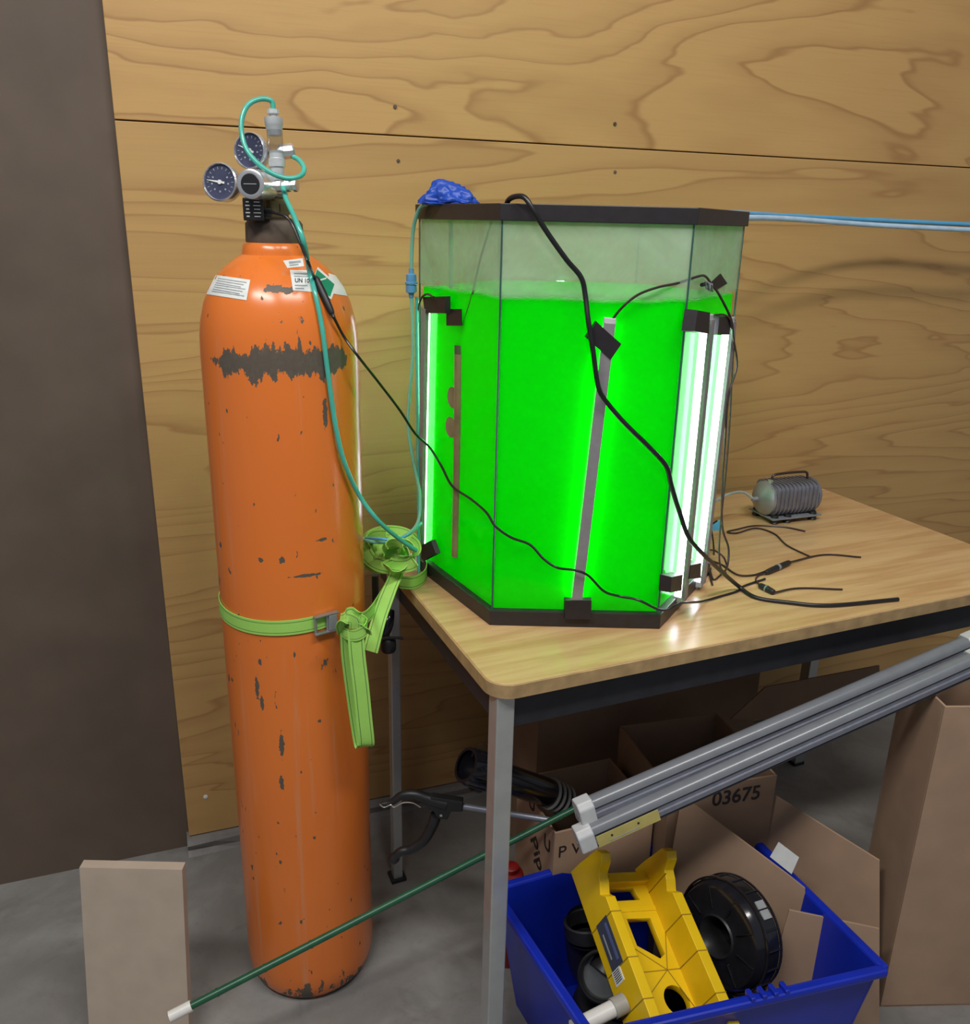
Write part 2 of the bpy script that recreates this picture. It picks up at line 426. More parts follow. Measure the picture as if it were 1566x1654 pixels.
for (x0, y0, x1, y1) in ((.03, .022, LEN - .03, .034), (.022, .03, .034, DEP - .03), (.03, DEP - .034, LEN - .03, DEP - .022), (LEN - .034, .03, LEN - .022, DEP - .03)):
    parts.append(MB().box(((x0 + x1) / 2, (y0 + y1) / 2, zt - .030), (x1 - x0, y1 - y0, .06)).build('apron', APRON, table, False, .001))
for (u, v) in ((.0255, .028), (.014, .510), (LEN - .03, .028), (LEN - .03, .53)):
    lw = .020 if (u < .1 and v > .1) else .028
    parts.append(MB().box((u, v, (zt + .006) / 2), (lw, lw + .002, zt - .006)).build('leg', STEEL, table, False, .002))
    parts.append(MB().box((u, v, .004), (.033, .035, .008)).build('foot_cap', BLACK, parts[-1], False, .001))
for o in parts:
    if o.parent == table: o.matrix_world = Matrix.Translation((0, 0, 0)); o.matrix_local = Matrix.Rotation(TA, 4, 'Z')

# ------------------------------------------------------------------ gas cylinder
CC = Vector((-.314, 1.318, 0)); CR = .1165
PROF = [(.0, .004), (.090, .0), (.104, .005), (.112, .018), (.1155, .038), (.1165, .065), (.1165, 1.155), (.1155, 1.185), (.1125, 1.208), (.1065, 1.232),
        (.097, 1.253), (.085, 1.27), (.071, 1.284), (.058, 1.294), (.0485, 1.2995), (.0475, 1.304), (.046, 1.312), (.042, 1.316), (.03, 1.317)]
def prof_r(z):
    for (r1, z1), (r2, z2) in zip(PROF[1:], PROF[2:]):
        if z1 <= z <= z2: return r1 + (r2 - r1) * (z - z1) / (z2 - z1 + 1e-9)
    return 0 if z > 1.3 else .07
def hit(px, py, off=.0008):
    d = ray(px, py).normalized(); t = .85; best = 9; bp_ = None
    for i in range(2500):
        p = CAM + d * t; q = p - CC
        gap = math.hypot(q.x, q.y) - prof_r(p.z) - off
        if gap < 0: return p
        if gap < best: best = gap; bp_ = p.copy()
        t += .0004
    q = bp_ - CC; k_ = (prof_r(bp_.z) + off) / math.hypot(q.x, q.y)      # sight line misses: nearest point of the shell
    return CC + Vector((q.x * k_, q.y * k_, bp_.z))
cyl = thing('gas_cylinder', 'tall orange steel gas cylinder with chipped paint, standing left of the table', 'gas cylinder', CC)
def paint():
    m, N, L, b = new_mat('chipped_orange_paint')
    v = mapping(N, L, (1, 1, 1)); sx = N.new('ShaderNodeSeparateXYZ'); L.new(v, sx.inputs[0]); z = sx.outputs[2]
    big = noise_n(N, L, v, 5, 3)
    base = mixc(N, L, big, (.80, .205, .030), (.68, .165, .030))
    # long vertical rub marks
    sv = mapping(N, L, (34, 34, 1.6)); st = noise_n(N, L, sv, 1, 4, .6)
    base = mixc(N, L, math_n(N, L, 'MULTIPLY', sstep(N, L, st, .56, .76), .5), base, (.52, .33, .22))
    base = mixc(N, L, math_n(N, L, 'MULTIPLY', sstep(N, L, math_n(N, L, 'SUBTRACT', 1, st), .60, .8), .3), base, (.50, .11, .02))
    # chips: the band below the shoulder
    nb = noise_n(N, L, mapping(N, L, (34, 34, 14)), 1, 6, .72, .2)
    ca_ = math_n(N, L, 'ADD', math_n(N, L, 'MULTIPLY', sx.outputs[0], .232 / CR), math_n(N, L, 'MULTIPLY', sx.outputs[1], -.973 / CR))
    gate = math_n(N, L, 'MULTIPLY', math_n(N, L, 'SUBTRACT', 1, sstep(N, L, ca_, .38, .62)), -.06)
    nf = noise_n(N, L, v, 130, 3, .6)
    d = math_n(N, L, 'ABSOLUTE', math_n(N, L, 'SUBTRACT', z, 1.158))
    jag = noise_n(N, L, mapping(N, L, (120, 120, 8), (3, 1, 0)), 1, 3, .6)
    amp = math_n(N, L, 'ADD', math_n(N, L, 'MULTIPLY_ADD', jag, .030, gate), math_n(N, L, 'MULTIPLY_ADD', nb, .100, -.052))
    band = sstep(N, L, math_n(N, L, 'SUBTRACT', math_n(N, L, 'MULTIPLY_ADD', nf, .006, amp), d), -.0006, .0006)
    mask = band
    # other chips found one by one
    spots = [(440, 466, .0135, .0055), (462, 469, .010, .005), (525, 670, .004, .02), (421, 905, .004, .0035), (520, 872, .009, .003), (455, 905, .004, .006),
             (495, 930, .022, .0025), (415, 1110, .0035, .02), (423, 1135, .003, .012), (455, 1205, .004, .02), (455, 1265, .004, .012), (420, 1070, .003, .008),
             (600, 545, .004, .01), (356, 880, .004, .005), (375, 1098, .004, .003), (516, 1165, .003, .003), (360, 446, .003, .002)]
    for (px, py, rx, rz) in spots:
        p = hit(px, py, 0) - CC
        vm = N.new('ShaderNodeVectorMath'); vm.operation = 'SUBTRACT'; L.new(v, vm.inputs[0]); vm.inputs[1].default_value = p
        vs_ = N.new('ShaderNodeVectorMath'); vs_.operation = 'MULTIPLY'; L.new(vm.outputs[0], vs_.inputs[0]); vs_.inputs[1].default_value = (1 / rx, 1 / rx, 1 / rz)
        vl = N.new('ShaderNodeVectorMath'); vl.operation = 'LENGTH'; L.new(vs_.outputs[0], vl.inputs[0])
        s_ = math_n(N, L, 'SUBTRACT', math_n(N, L, 'MULTIPLY_ADD', nf, 2.2, -.1), vl.outputs['Value'])
        mask = math_n(N, L, 'MAXIMUM', mask, sstep(N, L, s_, -.04, .04))
    # fine pecks everywhere, more of them at the foot
    pk = noise_n(N, L, mapping(N, L, (75, 75, 40), (2, 5, 1)), 1, 2, .5)
    mask = math_n(N, L, 'MAXIMUM', mask, sstep(N, L, pk, .718, .735))
    foot = math_n(N, L, 'SUBTRACT', 1, sstep(N, L, z, .02, .075))
    mask = math_n(N, L, 'MAXIMUM', mask, sstep(N, L, math_n(N, L, 'MULTIPLY_ADD', foot, .16, nb), .66, .68))
    grey = mixc(N, L, nf, (.075, .06, .045), (.13, .105, .08))
    L.new(mixc(N, L, mask, base, grey), b.inputs['Base Color'])
    L.new(math_n(N, L, 'MULTIPLY_ADD', mask, .3, .24), b.inputs['Roughness'])
    bp = N.new('ShaderNodeBump'); bp.inputs['Strength'].default_value = .35; bp.inputs['Distance'].default_value = .0008; bp.invert = True
    L.new(mask, bp.inputs['Height']); L.new(bp.outputs['Normal'], b.inputs['Normal'])
    return m
body = MB().lathe(PROF, 96).build('cylinder_body', paint(), cyl)
settle_body = body
MB().lathe([(.040, 1.314), (.0415, 1.318), (.0405, 1.342), (.037, 1.347), (.026, 1.349), (.02, 1.352)], 48).build('neck_ring', RUST, cyl)
MB().lathe([(.0215, 1.348), (.022, 1.352), (.022, 1.372), (.019, 1.376), (.014, 1.378)], 12).build('cylinder_valve', BRASS, cyl)
world_parts = []
def decal(name, quad, mat, off=.0008, nx=14, ny=8, parent=None):
    """a sticker that follows the curved shoulder"""
    vs = []; fs = []
    for j in range(ny + 1):
        for i in range(nx + 1):
            s_, t_ = i / nx, j / ny
            a = [quad[0][q] * (1 - s_) + quad[1][q] * s_ for q in (0, 1)]; c = [quad[3][q] * (1 - s_) + quad[2][q] * s_ for q in (0, 1)]
            vs.append(hit(a[0] * (1 - t_) + c[0] * t_, a[1] * (1 - t_) + c[1] * t_, off) - CC)
    for j in range(ny):
        for i in range(nx): q = j * (nx + 1) + i; fs.append([q, q + 1, q + nx + 2, q + nx + 1])
    return mk(name, vs, fs, mat, parent or cyl)
lb = decal('information_label', [(348, 444), (404, 452), (398, 485), (333, 475)], PAPER); tag(lb, 'white sticker crowded with fine grey print')
for i in range(7):
    t = .14 + i * .11
    x0, y0 = 348 - 15 * t + 6, 444 + 31 * t + .5; x1, y1 = 404 - 6 * t - 5 - (i % 3) * 4, 452 + 33 * t - 1
    decal('text_line', [(x0, y0), (x1, y1), (x1 - .3, y1 + 1.4), (x0 - .3, y0 + 1.4)], PRINT, .0011, 10, 1, lb)
lb2 = decal('gas_label', [(468, 436), (506, 437), (512, 472), (473, 469)], PAPER); tag(lb2, 'white sticker with small lettering behind the teal tube')
for i, (t, f_) in enumerate(((.14, .8), (.27, .9), (.70, .8), (.84, .6))):
    y0 = 436 + 34 * t; decal('text_line', [(474 + 3 * t, y0), (474 + 28 * f_, y0 + .6), (474 + 28 * f_, y0 + 2.4), (474 + 3 * t, y0 + 1.8)], PRINT, .0011, 8, 1, lb2)
me = text_mesh('UN 1013', 1.0, .02)
for v_ in me.vertices:
    v_.co = hit(492 + v_.co.x * 8.5, 453.5 - v_.co.y * 9.5 + v_.co.x * .3, .0012) - CC
me.name = 'lettering'; link('lettering', me, DPRINT, lb2, False)
lb3 = decal('small_label', [(457, 421), (489, 417), (491, 430), (464, 433)], PAPER); tag(lb3, 'small white sticker high on the shoulder')
decal('text_line', [(466, 422.5), (485, 420.5), (486, 424), (467, 426)], PRINT, .0011, 8, 1, lb3); decal('text_line', [(467, 427.5), (482, 426), (482, 428), (468, 429.5)], PRINT, .0011, 8, 1, lb3)
decal('white_label', [(530, 441), (548, 447), (561, 478), (536, 474)], PAPER, .0007)
decal('hazard_border', [(513, 431), (544, 459), (535, 484), (502, 459)], PAPER, .0010)
hz = decal('hazard_diamond', [(512, 435), (540, 459), (533, 479), (504, 458)], GREENL, .0013); tag(hz, 'green diamond hazard sticker with white dash')
decal('hazard_dash', [(514, 452), (527, 448), (527, 450.5), (514, 454.5)], PAPER, .0016, 4, 1)

# ------------------------------------------------------------------ regulator on the cylinder
reg = thing('gas_regulator', 'chrome double gauge regulator with bubble counter on top of the orange cylinder', 'regulator', CC + Vector((0, 0, 1.372)))
toward = Vector((.10, -1, .03)).normalized()
def rod(name, a, b, r, mat, parent, seg=20): return MB().tube([a, b], r, seg, smooth=False).build(name, mat, parent)
def gauge(px, py, Y, r, nd, label):
    c = at(px, py, Y); ax = axis_mat(c, nd)
    g = MB().lathe([(r * .9, -.02), (r, -.016), (r * 1.04, -.004), (r * 1.04, .001), (r * .97, .003), (r * .93, .001), (r * .93, -.001)], 40, ax).build('gauge', CHROME, reg)
    tag(g, label)
    MB().lathe([(r * .93, -.002), (r * .93, -.0006)], 40, ax).build('dial', DIAL, g)
    for a in range(-130, 131, 20):
        q = math.radians(a + 90)
        if a % 40 == 30 or True:
            pass
    tk = MB()
    for a in range(-130, 131, 20):
        q = math.radians(a + 90); tk.box((0, 0, 0), (r * .13, .0008, .0004), ax @ Matrix.Rotation(q, 4, 'Z') @ Matrix.Translation((r * .75, 0, -.0004)))
    for a in range(-120, 121, 40):
        q = math.radians(a - 90); tk.box((0, 0, 0), (r * .1, .0022, .0004), ax @ Matrix.Rotation(q, 4, 'Z') @ Matrix.Translation((r * .5, 0, -.0004)))
    tk.build('dial_marks', PRINT, g, False)
    nd_ = MB().prism([(-r * .28, -.0014), (r * .2, -.0012), (r * .8, -.0003), (r * .8, .0003), (r * .2, .0012), (-r * .28, .0014)], .0006, ax @ Matrix.Rotation(math.radians(172 if px < 380 else 158), 4, 'Z'))
    nd_.lathe([(.003, 0), (.003, .0014)], 12, ax); nd_.build('needle', PAPER, g, False)
    return c
g1 = gauge(355, 294, 1.262, .0245, (-.22, -1, .12), 'lower left pressure gauge with dark dial')
g2 = gauge(403, 243, 1.285, .0235, (-.30, -1, .10), 'upper pressure gauge with dark dial, partly behind the teal tube')
cen = at(440, 300, 1.315)
kn = at(404, 297, 1.235); kb = at(436, 300, 1.305); ax = axis_mat(kn, (kn - kb))
MB().lathe([(.0185, -.06), (.0195, -.055), (.0195, -.008), (.0190, -.001), (.0175, 0), (.0130, 0), (.0125, -.001)], 40, ax).build('pressure_knob', CHROME, reg)
k_ = MB().lathe([(.0132, -.003), (.0132, .0002), (.0125, .0008)], 32, ax).build('knob_cap', BLACK, reg)
text('lettering', 'CO2', .001, ax, PRINT, k_) if False else None
MB().box((0, .0, .0010), (.018, .0010, .0004), ax).build('knob_mark', PRINT, k_, False)
rod('gauge_stem', at(373, 296, 1.285), at(430, 300, 1.31), .006, CHROME, reg)
rod('gauge_stem', at(408, 252, 1.30), at(432, 290, 1.31), .006, CHROME, reg)
MB().lathe([(.010, -.035), (.0165, -.03), (.0185, -.02), (.0185, .012), (.015, .02), (.009, .022)], 28, axis_mat(at(440, 298, 1.312), (1, .1, 0))).build('regulator_body', CHROME, reg)
MB().lathe([(.010, -.02), (.010, .026)], 20, axis_mat(at(446, 318, 1.315), (0, 0, 1))).build('inlet_stem', BRASS, reg)
MB().lathe([(.0165, -.007), (.0165, .007)], 6, axis_mat(at(452, 338, 1.316), (0, 0, 1))).build('inlet_nut', BRASS, reg, False)
nb_ = MB(); a_, b_ = at(440, 301, 1.285), at(476, 299, 1.28)
dx = (b_ - a_).normalized()
MB().lathe([(.005, 0), (.0085, .004), (.0085, .014), (.006, .016), (.006, .019), (.0085, .020), (.0085, .026), (.0055, .027), (.0055, .030), (.009, .031), (.009, .036), (.004, .0365)], 8, axis_mat(a_, dx)).build('needle_valve', CHROME, reg, False)
p1, p2 = at(448, 246, 1.295), at(468, 244, 1.30)
MB().lathe([(.006, 0), (.0105, .004), (.0105, .02), (.008, .023)], 10, axis_mat(p1, p2 - p1)).build('side_fitting', CHROME, reg, False)
# solenoid box
sb = at(409, 338, 1.262); sm_ = basis(sb, Vector((.985, .17, 0)), Vector((-.17, .985, 0)), Vector((0, 0, 1)))
sol = MB().box((0, .012, 0), (.028, .024, .030), sm_).build('solenoid_box', BLACK, reg, False, .0015)
pr = MB()
for i in range(5):
    pr.box((-.0075, -.0003, .0095 - i * .0047), (.006 if i % 2 else .004, .0004, .0016), sm_); pr.box((.005, -.0003, .0095 - i * .0047), (.010 if i % 2 else .008, .0004, .0012), sm_)
pr.build('fine_print', PAPER, sol, False)
MB().box((.018, .012, -.004), (.010, .012, .012), sm_).build('cable_gland', BLACK, sol, False, .001)
rod('solenoid_stem', sb + Vector((.002, .012, .013)), sb + Vector((.004, .02, .04)), .007, CHROME, reg)
# bubble counter
b0, b1 = at(449, 292, 1.285), at(441, 184, 1.29); bd = (b1 - b0); bl = bd.length; bm_ = axis_mat(b0, bd)
MB().lathe([(.008, 0), (.0095, .004), (.0095, bl * .2), (.0115, bl * .21), (.0115, bl * .33), (.0095, bl * .34), (.0095, bl * .45)], 28, bm_).build('counter_base', CLEARW, reg)
MB().lathe([(.0102, bl * .42), (.0108, bl * .43), (.0108, bl * .86), (.0102, bl * .87)], 28, bm_).build('clear_tube', CLEAR, reg)
MB().lathe([(.0095, bl * .68), (.012, bl * .83), (.0125, bl * .84), (.0125, bl * .945), (.008, bl * .95), (.006, bl * .955)], 24, bm_).build('counter_cap', CLEARW, reg)
MB().lathe([(.005, bl * .94), (.0055, bl * .99), (.0085, bl * 1.0), (.0085, bl * 1.06), (.0045, bl * 1.07), (.0045, bl * 1.09)], 10, bm_).build('hose_nut', WHITE, reg, False)
settle(reg)

# ------------------------------------------------------------------ the hexagonal tank
HC = Vector((.147, 1.491, 0))
def hexp(R, z, i): a = math.radians(-120 + 60 * i); return HC + Vector((R * math.cos(a), R * math.sin(a), z))   # 0 = front left, 1 = front right
tank = thing('aquarium', 'hexagonal glass tank with black rims, filled with bright green water, on the table', 'aquarium', HC + Vector((0, 0, TH)))
def hexring(name, Ro, Ri, z0, z1, mat, lip=None):
    mb = MB(); prof = [(Ro, z0), (Ro, z1), (Ri, z1), (Ri, z0)]
    for R_, z_ in prof: mb.v += [hexp(R_, z_, i) for i in range(6)]
    for a in range(4):
        for i in range(6): mb.f.append([a * 6 + i, a * 6 + (i + 1) % 6, ((a + 1) % 4) * 6 + (i + 1) % 6, ((a + 1) % 4) * 6 + i])
    return mb.build(name, mat, tank, False, .001)
hexring('top_rim', .2715, .235, 1.3535, 1.376, RIM)
hexring('bottom_rim', .2715, .235, TH + .0005, TH + .026, RIM)
MB().prism([(hexp(.26, 0, i).x, hexp(.26, 0, i).y) for i in range(6)], .006, Matrix.Translation((0, 0, TH + .001))).build('tank_base', RIM, tank, False)
GR = .2655
for i in range(6):
    a, b = hexp(GR, 0, i), hexp(GR, 0, (i + 1) % 6); c = hexp(GR - .005, 0, (i + 1) % 6); d = hexp(GR - .005, 0, i)
    z0, z1 = TH + .008, 1.372
    # two faces of the pane joined at the edges
    vs = [Vector((p.x, p.y, z)) for z in (z0, z1) for p in (a, b, c, d)]
    mk('glass_pane', vs, [[0, 1, 5, 4], [2, 3, 7, 6]], GLASS, tank, False)
SEAM = M('silicone_seam', (.03, .10, .08), .3)
for i in range(6):
    p = hexp(GR - .0012, 0, i); MB().tube([(p.x, p.y, TH + .02), (p.x, p.y, 1.36)], .0016, 6, smooth=False).build('silicone_seam', SEAM, tank)
settle(tank)
WR = .258
wt = MB().prism([(hexp(WR, 0, i).x - HC.x, hexp(WR, 0, i).y - HC.y) for i in range(6)], 1.247 - TH - .0085).build('algae_water', WATER, None, False)
wt.location = HC + Vector((0, 0, TH + .0085))
tag(wt, 'opaque bright green algae water filling the hexagonal tank', 'water')
# panel planes: index 5 = left front panel, 0 = front, 1 = right front
def panel(i, off=0):
    a, b = hexp(GR, 0, i), hexp(GR, 0, (i + 1) % 6); t = (b - a).normalized(); n = Vector((t.y, -t.x, 0))
    return a + n * off, n, t
def onpan(i, px, py, off=0): P, n, t = panel(i, off); return onpl(px, py, P, n)

# thermometer rod and suction cups pressed against the inside of the left front panel
def inwater(i, px, py, dep): return onpan(i, px, py, -dep)
SUB = M('submerged_brown', (.23, .17, .085), .6, 0, .25, 30); SUBD = M('submerged_dark', (.06, .09, .035), .6, 0, .2, 30)
ht = thing('tank_heater', 'brown tube heater hanging inside the green water behind the left front pane', 'heater', inwater(5, 738, 900, .012))
MB().tube([inwater(5, 742, 572, .0078), inwater(5, 741, 700, .0078), inwater(5, 737, 898, .0083)], .0085, 14, smooth=False).build('heater_tube', SUB, ht)
MB().tube([inwater(5, 742, 558, .0088), inwater(5, 742, 582, .0084)], .0085, 12, smooth=False).build('heater_cap', SUBD, ht)
for (px, py) in ((730, 642), (727, 690)):
    P, n, t = panel(5, -.0055); MB().lathe([(.0175, 0), (.017, -.003), (.006, -.007)], 24, axis_mat(inwater(5, px, py, .0055), n)).build('suction_cup', SUB, ht)
MB().tube([inwater(5, 742, 560, .0105), inwater(5, 750, 520, .0082), inwater(5, 762, 478, .0078), inwater(5, 775, 420, .012), inwater(5, 796, 350, .014)], .0016, 6).build('heater_cord', SUBD, ht)
settle(ht)
t_ = tube('drop_tube', [inwater(5, 728, 345, .03), inwater(5, 728, 420, .03), inwater(5, 728, 474, .03)], .0035, TEALB)
tag(t_, 'pale green tube hanging into the water behind the left front pane', 'tube')

# LED light bars
def bar(i, top_, bot, label, grp='LED light bars taped to the tank', wd=.0165, dep=.0075, bt=.005):
    P, n, t = panel(i, .0006); A, B = onpl(*top_, P, n), onpl(*bot, P, n)
    ax_ = (A - B).normalized(); side = ax_.cross(n).normalized(); L_ = (A - B).length
    m4 = basis(B, side, n, ax_)
    r = thing('led_light_bar', label, 'light', B, 'LED light bars fixed to the tank')
    MB().box((0, dep / 2, L_ / 2), (wd * .86, dep, L_ - .016), m4).build('diffuser', LED, r, False, .001)
    MB().box((0, dep + bt / 2, L_ / 2), (wd, bt, L_ - .012), m4).build('aluminium_back', ALUD, r, False, .0005)
    for z in (.004, L_ - .004):
        MB().box((0, dep / 2 + .001, z), (wd * 1.05, dep + .003, .010), m4).build('end_cap', WHITE, r, False, .001)
    for z in (-.004, ) if i == 1 else ():
        MB().box((0, .005, z), (wd * .5, .004, .008), m4).build('mounting_tab', WHITE, r, False)
    settle(r); return m4, L_
bar(5, (692, 492), (684, 905), 'LED light bar on the left front pane, seen from its grey back', dep=.003, bt=.007)
bar(0, (984, 514), (929, 978), 'leaning LED light bar across the front pane, seen from its grey back', dep=.006)
bar(1, (1134, 508), (1090, 968), 'glowing white LED light bar on the right pane, nearer the front edge', dep=.012, bt=.006)
bar(1, (1170, 512), (1121, 944), 'glowing white LED light bar on the right pane, nearer the rear edge', dep=.012, bt=.006)
# bars behind the tank: one shows its end over the water, one is added out of sight to streak the cylinder
P4, n4, t4 = panel(3, .0006)
bar(3, (905, 446), (903, 760), 'LED light bar on the rear pane, its top glowing through above the water')
def bar_added(A, B, n, label):
    ax_ = (A - B).normalized(); side = ax_.cross(n).normalized(); L_ = (A - B).length; m4 = basis(B, side, n, ax_)
    r = thing('led_light_bar', label, 'light', B, 'LED light bars fixed to the tank')
    MB().box((0, .008, L_ / 2), (.019, .008, L_ - .016), m4).build('diffuser', LED, r, False, .001)
    MB().box((0, .002, L_ / 2), (.021, .004, L_ - .012), m4).build('aluminium_back', ALUD, r, False, .0005)
    for z in (.004, L_ - .004): MB().box((0, .006, z), (.017, .013, .010), m4).build('end_cap', WHITE, r, False, .001)
    settle(r)
fn = Vector((-.39, -.92, 0)).normalized()
bar_added(Vector((-.090, 1.578, 1.225)), Vector((-.090, 1.578, .80)), fn, 'LED light bar behind the left corner of the tank, shining towards the orange cylinder')

# squares of black tape
TGRP = 'black tape squares on the tank'
def tapeq(i, q, label, off=.0125, wrap=True):
    P, n, t = panel(i, off); pts = [onpl(x, y, P, n) for x, y in q]
    c = sum(pts, Vector()) / 4
    fr_ = [p + n * .0005 for p in pts]; back = [p - n * .0006 for p in pts]
    if wrap:   # edges of the tape fall back to the glass
        fl = [c + (p - c) * 1.04 - n * (off - .0012) for p in pts]
        vs = fr_ + fl; fs = [[0, 1, 2, 3]] + [[k2, (k2 + 1) % 4, 4 + (k2 + 1) % 4, 4 + k2] for k2 in range(4)] + [[7, 6, 5, 4]]
    else:
        vs = fr_ + back; fs = [[0, 1, 2, 3], [7, 6, 5, 4]] + [[k2, (k2 + 1) % 4, 4 + (k2 + 1) % 4, 4 + k2] for k2 in range(4)]
    o = mk('black_tape', [v - c for v in vs], fs, TAPE, None, False); o.location = c
    tag(o, label, 'tape', TGRP); return o
tapeq(5, [(683, 480), (719, 479), (719, 506), (686, 506)], 'black tape square over the top of the left light bar', .0095)
tapeq(5, [(721, 499), (745, 499), (746, 526), (721, 526)], 'lower right of the two dark tape squares high on the left pane', .0014, False)
tapeq(0, [(963, 520), (1003, 556), (986, 581), (946, 545)], 'tilted black tape square near the top of the front light bar', .0125)
tapeq(0, [(912, 970), (955, 970), (954, 1000), (912, 1000)], 'black tape piece at the foot of the front light bar, over the bottom rim', .0125)
tapeq(5, [(674, 884), (696, 873), (704, 894), (683, 905)], 'tilted black tape square low on the left pane beside the green webbing bundle', .0095)
tapeq(1, [(1126, 501), (1146, 505), (1144, 539), (1121, 535)], 'black tape at the top of the right pane light bar nearer the front edge', .0195)
tapeq(1, [(1161, 512), (1181, 511), (1177, 541), (1158, 541)], 'black tape at the top of the right pane light bar nearer the rear edge', .0195)
tapeq(1, [(1148, 456), (1163, 442), (1174, 458), (1157, 468)], 'highest black tape square, holding the wire clip on the right pane', .0014, False)
tapeq(1, [(1084, 932), (1102, 928), (1100, 954), (1082, 957)], 'black tape near the foot of the right pane light bar nearer the front edge', .0195)
tapeq(1, [(1115, 913), (1132, 909), (1131, 934), (1112, 935)], 'black tape near the foot of the right pane light bar nearer the rear edge', .0195)
# wire clip
wc = thing('wire_clip', 'small grey coil clip holding wires high on the right pane', 'clip', onpan(1, 1145, 460, .004))
MB().tube([onpan(1, 1133, 460, .006), onpan(1, 1140, 459, .006)], .003, 8, smooth=False).build('clip_stub', BLACK, wc)
cpts = [onpan(1, 1139 + q * 1.3 , 460 + (6 if q % 2 else -6) + q * .6, .005 + (.004 if q % 4 < 2 else 0)) for q in range(10)]
MB().tube(cpts, .0011, 6).build('coil', GREY, wc); settle(wc)

# blue glove on the rim
def crumple(name, c, rx, ry, rz, seed, mat, cuts=5, amp=.5, parent=None, fold=0):
    bm = bmesh.new(); bmesh.ops.create_icosphere(bm, subdivisions=cuts, radius=1)
    for v in bm.verts:
        n_ = v.co.copy(); f_ = 1 + amp * (noise.noise(n_ * 1.3 + Vector((seed, 0, 0)))) + amp * .5 * abs(noise.noise(n_ * 3.1 + Vector((0, seed, 0)))) - amp * .22 * abs(noise.noise(n_ * 7 + Vector((0, 0, seed))))
        if fold: f_ = 1 + .45 * noise.noise(n_ * 1.4 + Vector((seed, 0, 0))) + .16 * (1 - 2 * abs(noise.noise(Vector((n_.x * 2.0 + seed, n_.y * 4, n_.z * 3)))) ** .7)
        v.co = Vector((n_.x * rx * f_, n_.y * ry * f_, n_.z * rz * f_ if n_.z > 0 else n_.z * rz * .25))
    me = bpy.data.meshes.new(name); bm.to_mesh(me); bm.free()
    o = link(name, me, mat, parent, True, 180); o.location = c; return o
gc = at(722, 326, 1.43)
gl = thing('nitrile_glove', 'crumpled blue nitrile glove lying on the left end of the top rim', 'glove', gc)
def gpart(n_, px0, py0, px1, py1, Y, r0_, r1_, sd):
    a, b = at(px0, py0, Y) - gc, at(px1, py1, Y + .02) - gc
    mid_ = (a + b) / 2 + Vector((0, -.004, .006 * math.sin(sd)))
    o = MB().tube([a, mid_, b], lambda t: (r0_ + (r1_ - r0_) * t) * (1 + .25 * math.sin(9 * t + sd)), 12, n=8).build(n_, GLOVE, gl); return o
crumple('palm', Vector((-.004, 0, -.001)), .034, .022, .026, 7.7, GLOVE, parent=gl, fold=1)
crumple('cuff', at(740, 327, 1.43) - gc, .026, .018, .015, 5.1, GLOVE, parent=gl, fold=1)
gpart('finger', 712, 318, 681, 322, 1.43, .008, .004, .5); gpart('finger', 716, 324, 684, 327, 1.42, .008, .0045, 1.5)
gpart('finger', 715, 313, 693, 312, 1.45, .007, .004, 2.5); gpart('finger', 720, 311, 706, 307, 1.45, .007, .005, 3.5); gpart('finger', 735, 318, 760, 326, 1.44, .008, .003, 4.2)

# blue hoses leaving the rear right corner of the rim
t_ = tube('blue_hose', [at(1150, 346, 1.62), at(1182, 344, 1.66), at(1271, 349, 1.86), at(1420, 356, 2.05), at(1640, 366, 2.18)], .0052, LBLUE); tag(t_, 'upper, mid-blue hose running right from the tank rim', 'hose')
t_ = tube('blue_hose', [at(1150, 353, 1.60), at(1190, 352, 1.64), at(1271, 353.5, 1.80), at(1420, 364, 1.98), at(1640, 375, 2.12)], .0055, M('pale_blue_hose', (.45, .62, .78), .3)); tag(t_, 'lower, pale blue hose running right from the tank rim', 'hose')

# ------------------------------------------------------------------ tubes and cables
t1 = tube('air_tube', [at(441, 176, 1.288), at(438, 163, 1.287), at(420, 160, 1.28), at(400, 170, 1.27), at(390, 195, 1.262), at(392, 225, 1.255), at(405, 252, 1.248), at(432, 276, 1.245), at(462, 288, 1.25),
     at(485, 284, 1.262), at(491, 272, 1.275), at(482, 258, 1.29), at(466, 250, 1.30)], .0034, TEAL)
tag(t1, 'teal tube looping from the bubble counter around the regulator', 'tube')
def near(px, py, off=.006): return hit(px, py, off)
t2 = tube('air_tube', [at(457, 303, 1.275), at(462, 322, 1.262), at(474, 348, 1.24), at(490, 390, 1.225), near(500, 440, .008), near(509, 475, .006), near(520, 530, .005), near(529, 600, .005), near(542, 690, .006), near(557, 750, .009), near(580, 800, .014),
     at(608, 838, 1.27), at(640, 867, 1.30), at(672, 889, 1.33)], .0036, TEAL)
tag(t2, 'teal tube hanging down the front of the orange cylinder to the webbing bundle', 'tube')
t3 = thing('air_tube', 'pale teal tube with blue check valve, hanging from the glove end of the rim', 'tube', at(668, 600, 1.5))
MB().tube([at(703, 328, 1.42), at(690, 329, 1.44), at(677, 338, 1.46), at(668, 365, 1.47), at(665, 400, 1.47), at(664, 432, 1.47)], .0032, 8).build('upper_run', TEALB, t3)
MB().tube([at(664, 478, 1.47), at(666, 520, 1.47), at(666, 580, 1.47), at(661, 640, 1.47), at(659, 690, 1.47), at(668, 750, 1.46), at(678, 800, 1.44), at(674, 845, 1.41), at(650, 868, 1.37), at(620, 876, 1.345), at(590, 873, 1.35), at(560, 868, 1.44)], .0030, 8).build('lower_run', TEALB, t3)
ca, cb = at(664, 434, 1.47), at(664, 482, 1.47)
